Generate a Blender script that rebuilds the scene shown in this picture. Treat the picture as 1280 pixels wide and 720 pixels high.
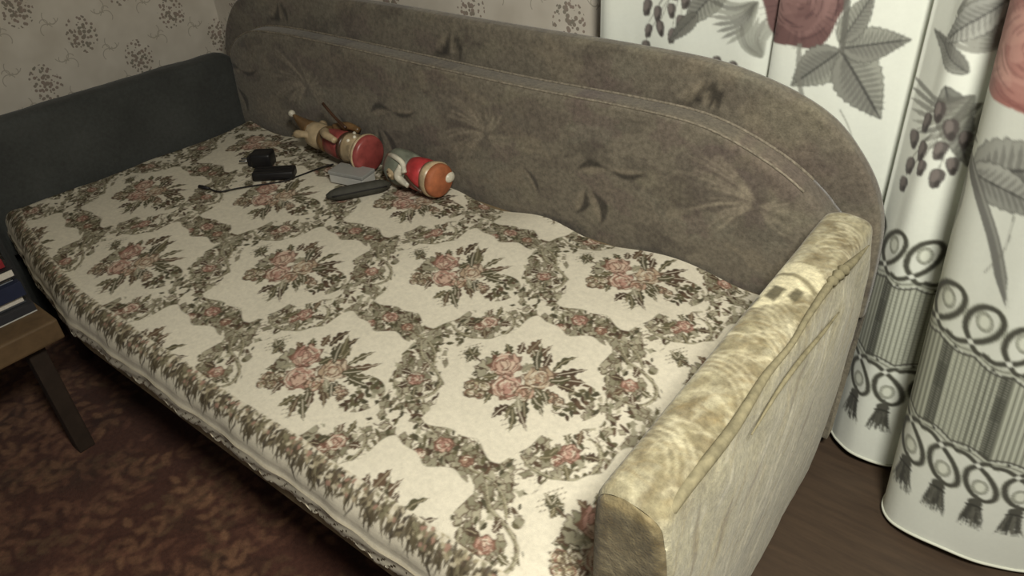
import bpy, math, random
import numpy as np
from mathutils import Matrix, Vector
for o in list(bpy.data.objects): bpy.data.objects.remove(o)
SC = bpy.context.scene
COL = SC.collection
rnd = random.Random(7)
nr = np.random.RandomState(7)

# ---------------------------------------------------------------- units
# Layout is worked out in "eye heights over the bed" with the eye at 0,0,0;
# one unit is 0.92 m and the floor lies 1.5 units below the eye.
S = 0.92
FZ = -1.5
def W(x, y, z): return (x*S, y*S, (z-FZ)*S)

# ---------------------------------------------------------------- camera
cam = bpy.data.objects.new('camera', bpy.data.cameras.new('camera')); COL.objects.link(cam)
cam.data.sensor_width = 36; cam.data.lens = 25.33; cam.data.clip_start = .02
Rm = Matrix(((0.79117, -0.31879, 0.52194), (0.61024, 0.46832, -0.63897), (-0.04074, 0.82405, 0.56506)))
cam.matrix_world = Matrix.Translation(W(0, 0, 0)) @ Rm.to_4x4()
SC.camera = cam

# ---------------------------------------------------------------- world, lights, exposure
SC.view_settings.view_transform = 'Standard'; SC.view_settings.look = 'None'
SC.view_settings.gamma = 1; SC.view_settings.use_curve_mapping = False
SC.view_settings.exposure = 0.0
wd = bpy.data.worlds.new('world'); SC.world = wd; wd.use_nodes = True
wd.node_tree.nodes['Background'].inputs[0].default_value = (.9, .93, 1, 1)
wd.node_tree.nodes['Background'].inputs[1].default_value = 0.15
def area(name, loc, target, size, power, col):
    l = bpy.data.lights.new(name, 'AREA'); l.shape = 'DISK'; l.size = size; l.energy = power; l.color = col; l.spread = math.radians(158)
    o = bpy.data.objects.new(name, l); COL.objects.link(o); o.location = W(*loc)
    o.rotation_euler = (Vector(W(*target))-Vector(W(*loc))).to_track_quat('-Z', 'Y').to_euler()
    return o
area('room_lamp', (.30, .12, .70), (.05, 1.0, -.95), .4, 36, (1, .965, .86))

# ---------------------------------------------------------------- helpers
def lin(c):
    c = np.asarray(c, dtype=np.float32)/255.0
    return np.where(c <= .04045, c/12.92, ((c+.055)/1.055)**2.4)
def tag(o, label=None, cat=None, group=None, kind=None):
    if label: o['label'] = label
    if cat: o['category'] = cat
    if group: o['group'] = group
    if kind: o['kind'] = kind
    return o
def empty(name, loc, label, cat, group=None):
    o = bpy.data.objects.new(name, None); COL.objects.link(o); o.location = W(*loc); o.empty_display_size = .05
    return tag(o, label, cat, group)
def mesh(name, verts, faces, mat, parent=None, cols=None, smooth=True, closed_tris=None):
    """verts in layout units (n,3); cols linear rgb per vertex"""
    v = np.asarray(verts, dtype=np.float64).reshape(-1, 3)*S
    v[:, 2] -= FZ*S
    if parent is not None:
        r = parent
        while r.parent: r = r.parent
        v = v - np.array(r.location)
    me = bpy.data.meshes.new(name)
    if isinstance(faces, np.ndarray):
        me.vertices.add(len(v)); me.vertices.foreach_set('co', v.astype(np.float32).ravel())
        nf = len(faces); me.loops.add(nf*4); me.polygons.add(nf)
        me.loops.foreach_set('vertex_index', faces.astype(np.int32).ravel())
        me.polygons.foreach_set('loop_start', np.arange(nf, dtype=np.int32)*4)
        me.update(calc_edges=True)
    else:
        me.from_pydata([tuple(p) for p in v], [], [tuple(f) for f in faces])
    me.validate(); me.update()
    me.polygons.foreach_set('use_smooth', [smooth]*len(me.polygons))
    if cols is not None:
        a = me.color_attributes.new('Col', 'FLOAT_COLOR', 'POINT')
        c = np.ones((len(v), 4), dtype=np.float32); c[:, :3] = np.asarray(cols).reshape(-1, 3)
        a.data.foreach_set('color', c.ravel())
    me.materials.append(mat)
    o = bpy.data.objects.new(name, me); COL.objects.link(o)
    if parent is not None: o.parent = parent
    return o
def gridfaces(n, m, wrap=False):
    i, j = np.meshgrid(np.arange(n-1), np.arange(m if wrap else m-1), indexing='ij')
    j2 = (j+1) % m
    return np.stack([i*m+j, i*m+j2, (i+1)*m+j2, (i+1)*m+j], -1).reshape(-1, 4)
def grid(name, P, mat, parent=None, cols=None, wrap=False, flip=False, smooth=True):
    f = gridfaces(P.shape[0], P.shape[1], wrap)
    if flip: f = f[:, ::-1]
    return mesh(name, P, np.ascontiguousarray(f), mat, parent, cols, smooth)
def box_vf(x0, x1, y0, y1, z0, z1, b=.004):
    """bevelled box as verts/faces"""
    import bmesh
    bm = bmesh.new(); bmesh.ops.create_cube(bm, size=1)
    for v in bm.verts:
        v.co = ((x0+x1)/2+v.co.x*(x1-x0), (y0+y1)/2+v.co.y*(y1-y0), (z0+z1)/2+v.co.z*(z1-z0))
    if b: bmesh.ops.bevel(bm, geom=bm.edges[:], offset=b, segments=2, affect='EDGES', profile=.6)
    bm.verts.index_update()
    V = [tuple(v.co) for v in bm.verts]; F = [[v.index for v in f.verts] for f in bm.faces]; bm.free()
    return V, F
def obox(name, c, half, ang, mat, parent=None, b=.004, tilt=0, smooth=False):
    """box centred at c, half sizes, turned by ang about z, pitched by tilt"""
    V, F = box_vf(-half[0], half[0], -half[1], half[1], -half[2], half[2], b)
    M = Matrix.Translation(c) @ Matrix.Rotation(ang, 4, 'Z') @ Matrix.Rotation(tilt, 4, 'Y')
    return mesh(name, [tuple(M @ Vector(p)) for p in V], F, mat, parent, smooth=smooth)
def catmull(pts, n=8):
    P = [np.array(p, float) for p in pts]; P = [2*P[0]-P[1]]+P+[2*P[-1]-P[-2]]
    out = []
    for i in range(1, len(P)-2):
        for k in range(n):
            t = k/n
            out.append(.5*((2*P[i])+(-P[i-1]+P[i+1])*t+(2*P[i-1]-5*P[i]+4*P[i+1]-P[i+2])*t*t+(-P[i-1]+3*P[i]-3*P[i+1]+P[i+2])*t**3))
    out.append(P[-2]); return np.array(out)
def tube(name, path, r, mat, parent=None, sides=8, cap=True):
    P = np.asarray(path, float); n = len(P)
    r = np.full(n, r) if np.isscalar(r) else np.asarray(r)
    T = np.gradient(P, axis=0); T /= np.linalg.norm(T, axis=1)[:, None]+1e-9
    up = np.array([0, 0, 1.0]) if abs(T[0][2]) < .9 else np.array([0, 1.0, 0])
    V = []
    for i in range(n):
        a = np.cross(T[i], up); a /= np.linalg.norm(a)+1e-9; b = np.cross(a, T[i]); up = b
        for k in range(sides):
            t = 2*math.pi*k/sides
            V.append(P[i]+r[i]*(a*math.cos(t)+b*math.sin(t)))
    F = [[i*sides+k, i*sides+(k+1) % sides, (i+1)*sides+(k+1) % sides, (i+1)*sides+k] for i in range(n-1) for k in range(sides)]
    if cap: F += [list(range(sides))[::-1], [(n-1)*sides+k for k in range(sides)]]
    return mesh(name, V, F, mat, parent)
def lathe(name, c, axis, prof, mat, parent=None, sides=28, sq=1.0, wob=0):
    """prof: list of (distance along axis, radius)"""
    ax = Vector(axis).normalized(); a = ax.cross(Vector((0, 0, 1))).normalized(); b = a.cross(ax)
    V = []; F = []
    for i, (d, r) in enumerate(prof):
        for k in range(sides):
            t = 2*math.pi*k/sides
            rr = r*(1+wob*math.sin(3*t+i*.9))
            V.append(tuple(Vector(c)+ax*d+a*rr*math.cos(t)+b*rr*sq*math.sin(t)))
    n = len(prof)
    F = [[i*sides+k, i*sides+(k+1) % sides, (i+1)*sides+(k+1) % sides, (i+1)*sides+k] for i in range(n-1) for k in range(sides)]
    F += [list(range(sides))[::-1], [(n-1)*sides+k for k in range(sides)]]
    return mesh(name, V, F, mat, parent)
def ball(name, c, r, mat, parent=None, sq=(1, 1, 1), rot=None):
    V = []; n, m = 12, 18
    M = rot or Matrix.Identity(3)
    for i in range(n+1):
        for k in range(m):
            p, t = math.pi*i/n, 2*math.pi*k/m
            V.append(tuple(Vector(c)+M @ Vector((r*sq[0]*math.sin(p)*math.cos(t), r*sq[1]*math.sin(p)*math.sin(t), r*sq[2]*math.cos(p)))))
    F = [[i*m+k, (i+1)*m+k, (i+1)*m+(k+1) % m, i*m+(k+1) % m] for i in range(n) for k in range(m)]
    return mesh(name, V, F, mat, parent)
# smooth value noise for geometry and print
_tab = nr.rand(64, 64).astype(np.float32)
def vnoise(x, y, seed=0):
    x = np.asarray(x, float)+seed*7.31; y = np.asarray(y, float)+seed*3.77
    xi = np.floor(x).astype(int); yi = np.floor(y).astype(int); fx = x-xi; fy = y-yi
    fx = fx*fx*(3-2*fx); fy = fy*fy*(3-2*fy)
    g = lambda a, b: _tab[a % 64, b % 64]
    return (g(xi, yi)*(1-fx)*(1-fy)+g(xi+1, yi)*fx*(1-fy)+g(xi, yi+1)*(1-fx)*fy+g(xi+1, yi+1)*fx*fy)-.5
def fbm(x, y, seed=0, oct=4):
    v = 0; a = 1
    for k in range(oct):
        v = v+a*vnoise(x*2**k, y*2**k, seed+k*5); a *= .5
    return v

# ---------------------------------------------------------------- print drawing (cloth prints as data on the mesh)
class Print:
    def __init__(s, x0, x1, y0, y1, res, base, wrap=None):
        s.x0, s.y0, s.res = x0, y0, res
        s.w = int(round((x1-x0)/res)); s.h = int(round((y1-y0)/res))
        s.a = np.empty((s.h, s.w, 3), np.float32); s.a[:] = lin(base); s.wrap = wrap
    def poly(s, pts, col, alpha=1.0):
        P = np.asarray(pts, float); col = lin(col)
        offs = [(0, 0)]
        if s.wrap: offs = [(i*s.wrap[0], j*s.wrap[1]) for i in (-1, 0, 1) for j in (-1, 0, 1)]
        for ox, oy in offs:
            X = (P[:, 0]+ox-s.x0)/s.res; Y = (P[:, 1]+oy-s.y0)/s.res
            i0, i1 = max(0, int(X.min())-1), min(s.w, int(X.max())+2); j0, j1 = max(0, int(Y.min())-1), min(s.h, int(Y.max())+2)
            if i0 >= i1 or j0 >= j1: continue
            gx = (np.arange(i0, i1)+.5)[None, :, None]; gy = (np.arange(j0, j1)+.5)[:, None, None]
            X2 = np.roll(X, -1); Y2 = np.roll(Y, -1)
            c = ((Y[None, None] > gy) != (Y2[None, None] > gy)) & (gx < (X2-X)*(gy-Y)/(Y2-Y+1e-12)+X)
            m = (c.sum(-1) % 2).astype(np.float32)[..., None]*alpha
            r = s.a[j0:j1, i0:i1]; s.a[j0:j1, i0:i1] = r*(1-m)+col*m
    def stroke(s, pts, w, col, alpha=1.0, taper=(1, 1)):
        P = np.asarray(pts, float); n = len(P)
        T = np.gradient(P, axis=0); T /= np.linalg.norm(T, axis=1)[:, None]+1e-9
        N = np.stack([-T[:, 1], T[:, 0]], 1); t = np.linspace(0, 1, n)
        ww = .5*w*np.minimum(1, np.minimum(taper[0]+t*6, taper[1]+(1-t)*6))
        s.poly(np.concatenate([P+N*ww[:, None], (P-N*ww[:, None])[::-1]]), col, alpha)
    def ell(s, x, y, rx, ry, col, alpha=1, rot=0, lob=0, amp=.15, n=22, ph=0):
        t = np.linspace(0, 2*np.pi, n, endpoint=False)
        k = 1+amp*np.sin(lob*t+ph) if lob else 1
        px, py = rx*k*np.cos(t), ry*k*np.sin(t); c, d = math.cos(rot), math.sin(rot)
        s.poly(np.stack([x+px*c-py*d, y+px*d+py*c], 1), col, alpha)
    def blur(s, k=1):
        for _ in range(k):
            a = s.a
            if s.wrap:
                a = (np.roll(a, 1, 0)+np.roll(a, -1, 0)+2*a)/4; a = (np.roll(a, 1, 1)+np.roll(a, -1, 1)+2*a)/4
            else:
                b = a.copy(); b[1:-1] = (a[:-2]+2*a[1:-1]+a[2:])/4; a = b.copy(); a[:, 1:-1] = (b[:, :-2]+2*b[:, 1:-1]+b[:, 2:])/4
            s.a = a
    def at(s, x, y):
        X = (np.asarray(x)-s.x0)/s.res-.5; Y = (np.asarray(y)-s.y0)/s.res-.5
        i = np.floor(X).astype(int); j = np.floor(Y).astype(int); fx = (X-i)[..., None]; fy = (Y-j)[..., None]
        if s.wrap: ix = lambda q: q % s.w; jy = lambda q: q % s.h
        else: ix = lambda q: np.clip(q, 0, s.w-1); jy = lambda q: np.clip(q, 0, s.h-1)
        A = s.a
        return (A[jy(j), ix(i)]*(1-fx)*(1-fy)+A[jy(j), ix(i+1)]*fx*(1-fy)+A[jy(j+1), ix(i)]*(1-fx)*fy+A[jy(j+1), ix(i+1)]*fx*fy)

# ---------------------------------------------------------------- materials
def nmat(name, rough=.8, spec=.3):
    m = bpy.data.materials.new(name); m.use_nodes = True; nt = m.node_tree
    b = nt.nodes['Principled BSDF']; b.inputs['Roughness'].default_value = rough
    b.inputs['Specular IOR Level'].default_value = spec
    return m, nt, b
def N(nt, t, **k):
    n = nt.nodes.new(t)
    for a, v in k.items():
        if a.startswith('i_'): n.inputs[int(a[2:])].default_value = v
        else: setattr(n, a, v)
    return n
def coords(nt, scale=(1, 1, 1), rot=(0, 0, 0)):
    g = N(nt, 'ShaderNodeNewGeometry'); mp = N(nt, 'ShaderNodeMapping')
    nt.links.new(g.outputs['Position'], mp.inputs[0]); mp.inputs['Scale'].default_value = scale; mp.inputs['Rotation'].default_value = rot
    return mp.outputs[0]
def noise(nt, vec, scale, detail=4, rough=.6, dist=0):
    n = N(nt, 'ShaderNodeTexNoise'); n.inputs['Scale'].default_value = scale; n.inputs['Detail'].default_value = detail
    n.inputs['Roughness'].default_value = rough; n.inputs['Distortion'].default_value = dist
    nt.links.new(vec, n.inputs['Vector']); return n.outputs['Fac']
def ramp(nt, fac, stops):
    r = N(nt, 'ShaderNodeValToRGB'); e = r.color_ramp.elements
    while len(e) < len(stops): e.new(.5)
    for q, (p, c) in zip(e, stops): q.position = p; q.color = tuple(float(v) for v in c)+(1,)
    nt.links.new(fac, r.inputs[0]); return r.outputs[0]
def mix(nt, a, b, fac=None, mode='MIX', f=.5):
    m = N(nt, 'ShaderNodeMix', data_type='RGBA', blend_type=mode); m.inputs['Factor'].default_value = f
    if fac is not None: nt.links.new(fac, m.inputs['Factor'])
    for s, i in ((a, 6), (b, 7)):
        if hasattr(s, 'links'): nt.links.new(s, m.inputs[i])
        else: m.inputs[i].default_value = tuple(float(v) for v in s)+(1,)
    return m.outputs[2]
def bump(nt, b, h, strength=.3, dist=.003):
    bp = N(nt, 'ShaderNodeBump'); bp.inputs['Strength'].default_value = strength; bp.inputs['Distance'].default_value = dist
    nt.links.new(h, bp.inputs['Height']); nt.links.new(bp.outputs[0], b.inputs['Normal'])
def attrcol(nt): return N(nt, 'ShaderNodeAttribute', attribute_name='Col').outputs['Color']
def flat(name, rgb, rough=.5, spec=.4, var=.12, sc=60, metal=0):
    m, nt, b = nmat(name, rough, spec); c = lin(rgb)
    f = noise(nt, coords(nt), sc, 3)
    nt.links.new(ramp(nt, f, [(.3, c*(1-var)), (.7, c*(1+var))]), b.inputs['Base Color'])
    b.inputs['Metallic'].default_value = metal; bump(nt, b, f, .1, .001)
    return m
def printed(name, rough=.85, weave=500, wstr=.25, mott=.12, sheen=.0, glitter=False):
    """cloth whose print is carried by the mesh, with woven relief"""
    m, nt, b = nmat(name, rough, .2); v = coords(nt)
    c = attrcol(nt); n1 = noise(nt, v, 90, 5, .7)
    g = ramp(nt, n1, [(.3, (1-mott,)*3), (.7, (1+mott,)*3)])
    nt.links.new(mix(nt, c, g, mode='MULTIPLY', f=1), b.inputs['Base Color'])
    n2 = noise(nt, v, weave, 2, .5); bump(nt, b, n2, wstr, .002)
    if sheen: b.inputs['Sheen Weight'].default_value = sheen; b.inputs['Sheen Roughness'].default_value = .5
    return m
M_spread = printed('woven_bedspread', .8, 700, .3, .10)
# metal thread glints in the weave
nt = M_spread.node_tree; b = nt.nodes['Principled BSDF']
vo = N(nt, 'ShaderNodeTexVoronoi'); vo.inputs['Scale'].default_value = 420; nt.links.new(coords(nt), vo.inputs['Vector'])
cl = noise(nt, coords(nt), 14, 2)
m1 = N(nt, 'ShaderNodeMath', operation='LESS_THAN', i_1=.16); nt.links.new(vo.outputs['Distance'], m1.inputs[0])
m2_ = N(nt, 'ShaderNodeMath', operation='GREATER_THAN', i_1=.6); nt.links.new(cl, m2_.inputs[0])
m3 = N(nt, 'ShaderNodeMath', operation='MULTIPLY'); nt.links.new(m1.outputs[0], m3.inputs[0]); nt.links.new(m2_.outputs[0], m3.inputs[1])
m4 = N(nt, 'ShaderNodeMath', operation='MULTIPLY', i_1=.7); nt.links.new(m3.outputs[0], m4.inputs[0]); nt.links.new(m4.outputs[0], b.inputs['Metallic'])
m5 = N(nt, 'ShaderNodeMath', operation='MULTIPLY_ADD', i_1=-.45, i_2=.8); nt.links.new(m3.outputs[0], m5.inputs[0]); nt.links.new(m5.outputs[0], b.inputs['Roughness'])
M_curtain = printed('printed_satin_curtain', .55, 900, .06, .02, .1)
M_velvet = printed('worn_velvet', .9, 260, .5, .34, .2)
M_gold_lit = printed('lit_gold_velvet', .8, 260, .6, .30, .15)  # right arm: worn yellowish velvet, its colours lightened for the strong light there
M_shaded_velvet = printed('shaded_velvet', .95, 300, .3, .15, .1)  # left arm: the shade it sits in is put into its dark colour
M_carpet = printed('carpet_pile', .98, 420, .8, .3, .1)
M_pipe = flat('pale_worn_piping', (132, 124, 110), .95, .1, .4, 120)
M_goldpipe = flat('gold_piping', (130, 123, 98), .85, .2, .28, 60)
M_base = flat('tan_base_fabric', (128, 112, 86), .9, .2, .2, 80)
M_black = flat('black_plastic', (26, 25, 26), .45, .4)
M_cable = flat('black_rubber', (30, 28, 28), .6, .3)
M_steel = flat('plug_metal', (150, 150, 150), .3, .5, metal=.9)
M_silver = flat('silver_grey_plastic', (150, 150, 146), .45, .5, .05)
M_silver_side = flat('pale_grey_plastic', (185, 184, 178), .5, .5, .05)
M_case = flat('grey_olive_case', (62, 61, 54), .7, .3, .15)
M_wood = flat('brown_wood', (98, 78, 54), .6, .4, .2, 30)
M_darkwood = flat('dark_wood', (64, 48, 38), .6, .4, .2, 30)

# ---------------------------------------------------------------- room
XL, YB, XR, YF, ZC = -2.93, 1.72, 1.7, -2.1, 1.25
def wallpaper():
    """cream paper with flower clusters in a half-drop, thin scrolls between"""
    m, nt, b = nmat('floral_wallpaper', .85, .25)
    g = N(nt, 'ShaderNodeNewGeometry'); sp = N(nt, 'ShaderNodeSeparateXYZ'); nt.links.new(g.outputs['Position'], sp.inputs[0])
    def mth(op, a, c=0, d=0):
        n = N(nt, 'ShaderNodeMath', operation=op)
        for i, q in enumerate((a, c, d)):
            if hasattr(q, 'links'): nt.links.new(q, n.inputs[i])
            else: n.inputs[i].default_value = q
        return n.outputs[0]
    u = mth('ADD', sp.outputs[0], sp.outputs[1]); z = sp.outputs[2]
    nz = noise(nt, g.outputs['Position'], 9, 2)
    PX, PZ = .33, .24
    def cell(du, dz, px=PX, pz=PZ):
        a = mth('MULTIPLY', mth('SUBTRACT', mth('FRACT', mth('DIVIDE', mth('ADD', u, du), px)), .5), px)
        c = mth('MULTIPLY', mth('SUBTRACT', mth('FRACT', mth('DIVIDE', mth('ADD', z, dz), pz)), .5), pz)
        return a, c
    vor = N(nt, 'ShaderNodeTexVoronoi'); vor.inputs['Scale'].default_value = 84; nt.links.new(g.outputs['Position'], vor.inputs['Vector'])
    fl = None; sc = None
    for du, dz in ((PX/2-.19, PZ/2-.89), (-.19, -.89)):
        a, c = cell(du, dz)
        d = mth('SQRT', mth('ADD', mth('POWER', mth('DIVIDE', a, .050), 2), mth('POWER', mth('DIVIDE', c, .060), 2)))
        lim = mth('SUBTRACT', 1.15, d)
        q = mth('LESS_THAN', mth('ADD', vor.outputs['Distance'], mth('MULTIPLY', d, .22)), .60)
        q = mth('MULTIPLY', q, mth('GREATER_THAN', lim, .12))
        fl = q if fl is None else mth('MAXIMUM', fl, q)
        # scroll rings left and right of the cluster
        for sx in (-1, 1):
            for xx, zz, rr, lo in ((.088, -.045, .024, -1), (.062, -.062, .012, 1), (.10, .035, .020, 1), (.075, .060, .010, -1)):
                dx = mth('SUBTRACT', a, sx*xx); dz_ = mth('SUBTRACT', c, zz)
                e = mth('SQRT', mth('ADD', mth('POWER', dx, 2), mth('POWER', dz_, 2)))
                r_ = mth('LESS_THAN', mth('ABSOLUTE', mth('SUBTRACT', e, rr)), .0014)
                r_ = mth('MULTIPLY', r_, mth('GREATER_THAN', mth('MULTIPLY', mth('ADD', dz_, mth('MULTIPLY', dx, sx*.6)), lo), -.004))
                sc = r_ if sc is None else mth('MAXIMUM', sc, r_)
    base = ramp(nt, nz, [(.3, lin((204, 196, 182))), (.7, lin((220, 213, 200)))])
    hue = noise(nt, g.outputs['Position'], 45, 2)
    fc = ramp(nt, hue, [(.35, lin((116, 112, 98))), (.6, lin((138, 118, 108)))])
    c1 = mix(nt, base, lin((150, 142, 126)), mth('MULTIPLY', sc, .6)); c2 = mix(nt, c1, fc, mth('MULTIPLY', fl, .8))
    nt.links.new(c2, b.inputs['Base Color']); bump(nt, b, noise(nt, g.outputs['Position'], 300, 2), .1, .001)
    return m
M_paper = wallpaper()
M_plaster = flat('ceiling_plaster', (205, 200, 190), .9, .2, .03)
def slab(name, x0, x1, y0, y1, z0, z1, mat):
    V, F = box_vf(x0, x1, y0, y1, z0, z1, 0); return tag(mesh(name, V, F, mat, smooth=False), kind='structure')
slab('wall_left', XL-.12, XL, YF, YB+.12, FZ-.1, ZC, M_paper)
slab('wall_back', XL, XR+.12, YB, YB+.12, FZ-.1, ZC, M_paper)
slab('wall_right', XR, XR+.12, YF, YB, FZ-.1, ZC, M_paper)
slab('ceiling', XL-.12, XR+.12, YF, YB+.12, ZC, ZC+.1, M_plaster)
m, nt, b = nmat('brown_painted_floor', .6, .35); v = coords(nt, (3, 26, 3)); f1 = noise(nt, v, 2, 6, .7)
nt.links.new(ramp(nt, f1, [(.3, lin((62, 50, 40))), (.7, lin((80, 65, 51)))]), b.inputs['Base Color']); bump(nt, b, f1, .15, .002)
slab('floor', XL, XR, YF, YB, FZ-.1, FZ, m)
M_floor = m

# ---------------------------------------------------------------- carpet
def build_rug():
    x0, x1, y0, y1 = -2.75, -.45, -.55, .95
    pr = Print(x0, x1, y0, y1, .003, (78, 50, 40))
    r = random.Random(3)
    for k in range(260):
        pr.ell(r.uniform(x0, x1), r.uniform(y0, y1), r.uniform(.03, .08), r.uniform(.02, .06), r.choice([(50, 28, 22), (70, 42, 30), (60, 44, 34)]), .35, r.uniform(0, 3), 5, .25, 18, r.uniform(0, 6))
    def leafp(x, y, a, L, w, c, al=.8):
        t = np.linspace(0, 1, 7); wd = np.sin(np.pi*t**.8)*w
        px = np.concatenate([t*L, t[::-1]*L]); py = np.concatenate([wd, -wd[::-1]])
        pr.poly(np.stack([x+px*math.cos(a)-py*math.sin(a), y+px*math.sin(a)+py*math.cos(a)], 1), c, al)
    for k in range(430):
        # sprays: a stem with paired leaves
        x, y, a = r.uniform(x0, x1), r.uniform(y0, y1), r.uniform(0, 6.28); bend = r.uniform(-.5, .5)
        c = r.choice([(118, 84, 64), (106, 72, 56), (100, 76, 56), (128, 94, 70)])
        for q in range(5):
            for sgn in (-1, 1):
                leafp(x, y, a+sgn*r.uniform(.6, 1.0), r.uniform(.034, .058), r.uniform(.008, .013), c, r.uniform(.3, .75))
            a += bend*.4; x += .042*math.cos(a); y += .042*math.sin(a)
        leafp(x, y, a, .045, .01, c, .8)
    pr.blur(1)
    n, m_ = int((y1-y0)/.0045), int((x1-x0)/.0045)
    Y, X = np.meshgrid(np.linspace(y0, y1, n), np.linspace(x0, x1, m_), indexing='ij')
    Z = np.full_like(X, FZ+.012)+.002*fbm(X*9, Y*9, 3)
    e = np.minimum.reduce([X-x0, x1-X, Y-y0, y1-Y]); Z = np.where(e < .004, FZ+.001, Z)
    o = grid('rug', np.stack([X, Y, Z], -1), M_carpet, None, pr.at(X, Y))
    tag(o, 'dark reddish brown carpet with paler leaf sprays on the floor before the bed', 'carpet')
build_rug()

# ---------------------------------------------------------------- sofa bed
sofa = empty('sofa_bed', (-1.41, 1.0, FZ), 'taupe velvet sofa bed with a long high rounded backrest and two armrests', 'sofa bed')
fx_ = np.linspace(-2.485, -.335, 60); fy_ = .452+.115*np.clip((-1.80-fx_)/.66, 0, 1)**1.3
V = []
for x, y in zip(fx_, fy_): V += [(x, 1.47, -1.150), (x, y+.006, -1.150), (x, y, -1.145), (x, y, -1.07), (x, y+.03, -1.03), (x, y+.08, -1.022), (x, 1.47, -1.022)]
F = [[i*7+k_, i*7+(k_+1) % 7, (i+1)*7+(k_+1) % 7, (i+1)*7+k_] for i in range(59) for k_ in range(7)]+[list(range(7))[::-1], [59*7+k_ for k_ in range(7)]]
mesh('seat_base', V, F, M_base, sofa, smooth=False)
V, F = box_vf(-2.44, -.38, .66, 1.46, -1.47, -1.152, .006); mesh('plinth', V, F, M_darkwood, sofa, smooth=False)
for x in (-2.30, -.5):
    tube('leg', [(x, .575, -1.152), (x, .565, FZ+.013)], np.array([.028, .02]), M_darkwood, sofa, 12)
def outline_panel(name, pts, zb, y0, y1, mat, colf, rd=.02, ncol=420, nrow=70, lean=0, bulge=0.0):
    O = catmull(pts, 14); d = np.r_[0, np.cumsum(np.linalg.norm(np.diff(O, axis=0), axis=1))]
    t = np.linspace(0, d[-1], ncol); ox = np.interp(t, d, O[:, 0]); oz = np.interp(t, d, O[:, 1])
    T = np.stack([np.gradient(ox), np.gradient(oz)], 1); T /= np.linalg.norm(T, axis=1)[:, None]
    Nn = np.stack([-T[:, 1], T[:, 0]], 1)         # outward for a left-to-right outline
    xl, xr = ox[0], ox[-1]
    bx = np.interp(t/d[-1], [0, .04, .96, 1], [xl, xl+.05, xr-.05, xr])
    bx = xl+(xr-xl)*(.5*(t/d[-1])+.5*np.clip((ox-xl)/(xr-xl), 0, 1))
    ix, iz = ox-Nn[:, 0]*rd, oz-Nn[:, 1]*rd
    rows = []
    for s_ in np.linspace(0, 1, nrow):
        x = bx+(ix-bx)*s_; z = zb+(iz-zb)*s_
        e = 4*s_*(1-s_)
        rows.append(np.stack([x, np.full_like(x, y0)-bulge*e+.004*fbm(x*5, z*5, 4), z], 1))
    for a in np.linspace(0, 1, 6)[1:]:
        c, sn = math.sin(a*math.pi/2), 1-math.cos(a*math.pi/2)
        x = ix+Nn[:, 0]*rd*c; z = iz+Nn[:, 1]*rd*c; rows.append(np.stack([x, np.full_like(x, y0)+rd*sn, z], 1))
    for yy in np.linspace(y0+rd, y1, 5)[1:]: rows.append(np.stack([ox, np.full_like(ox, yy), oz], 1))
    rows.append(np.stack([bx, np.full_like(ox, y1), np.full_like(ox, zb)], 1))
    rows.append(rows[0].copy())
    P = np.stack(rows, 0)
    if lean: P[..., 1] += lean*(P[..., 2]-zb)
    return grid(name, P, mat, sofa, colf(P[..., 0], P[..., 2])), np.stack([ox, oz], 1)

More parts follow.
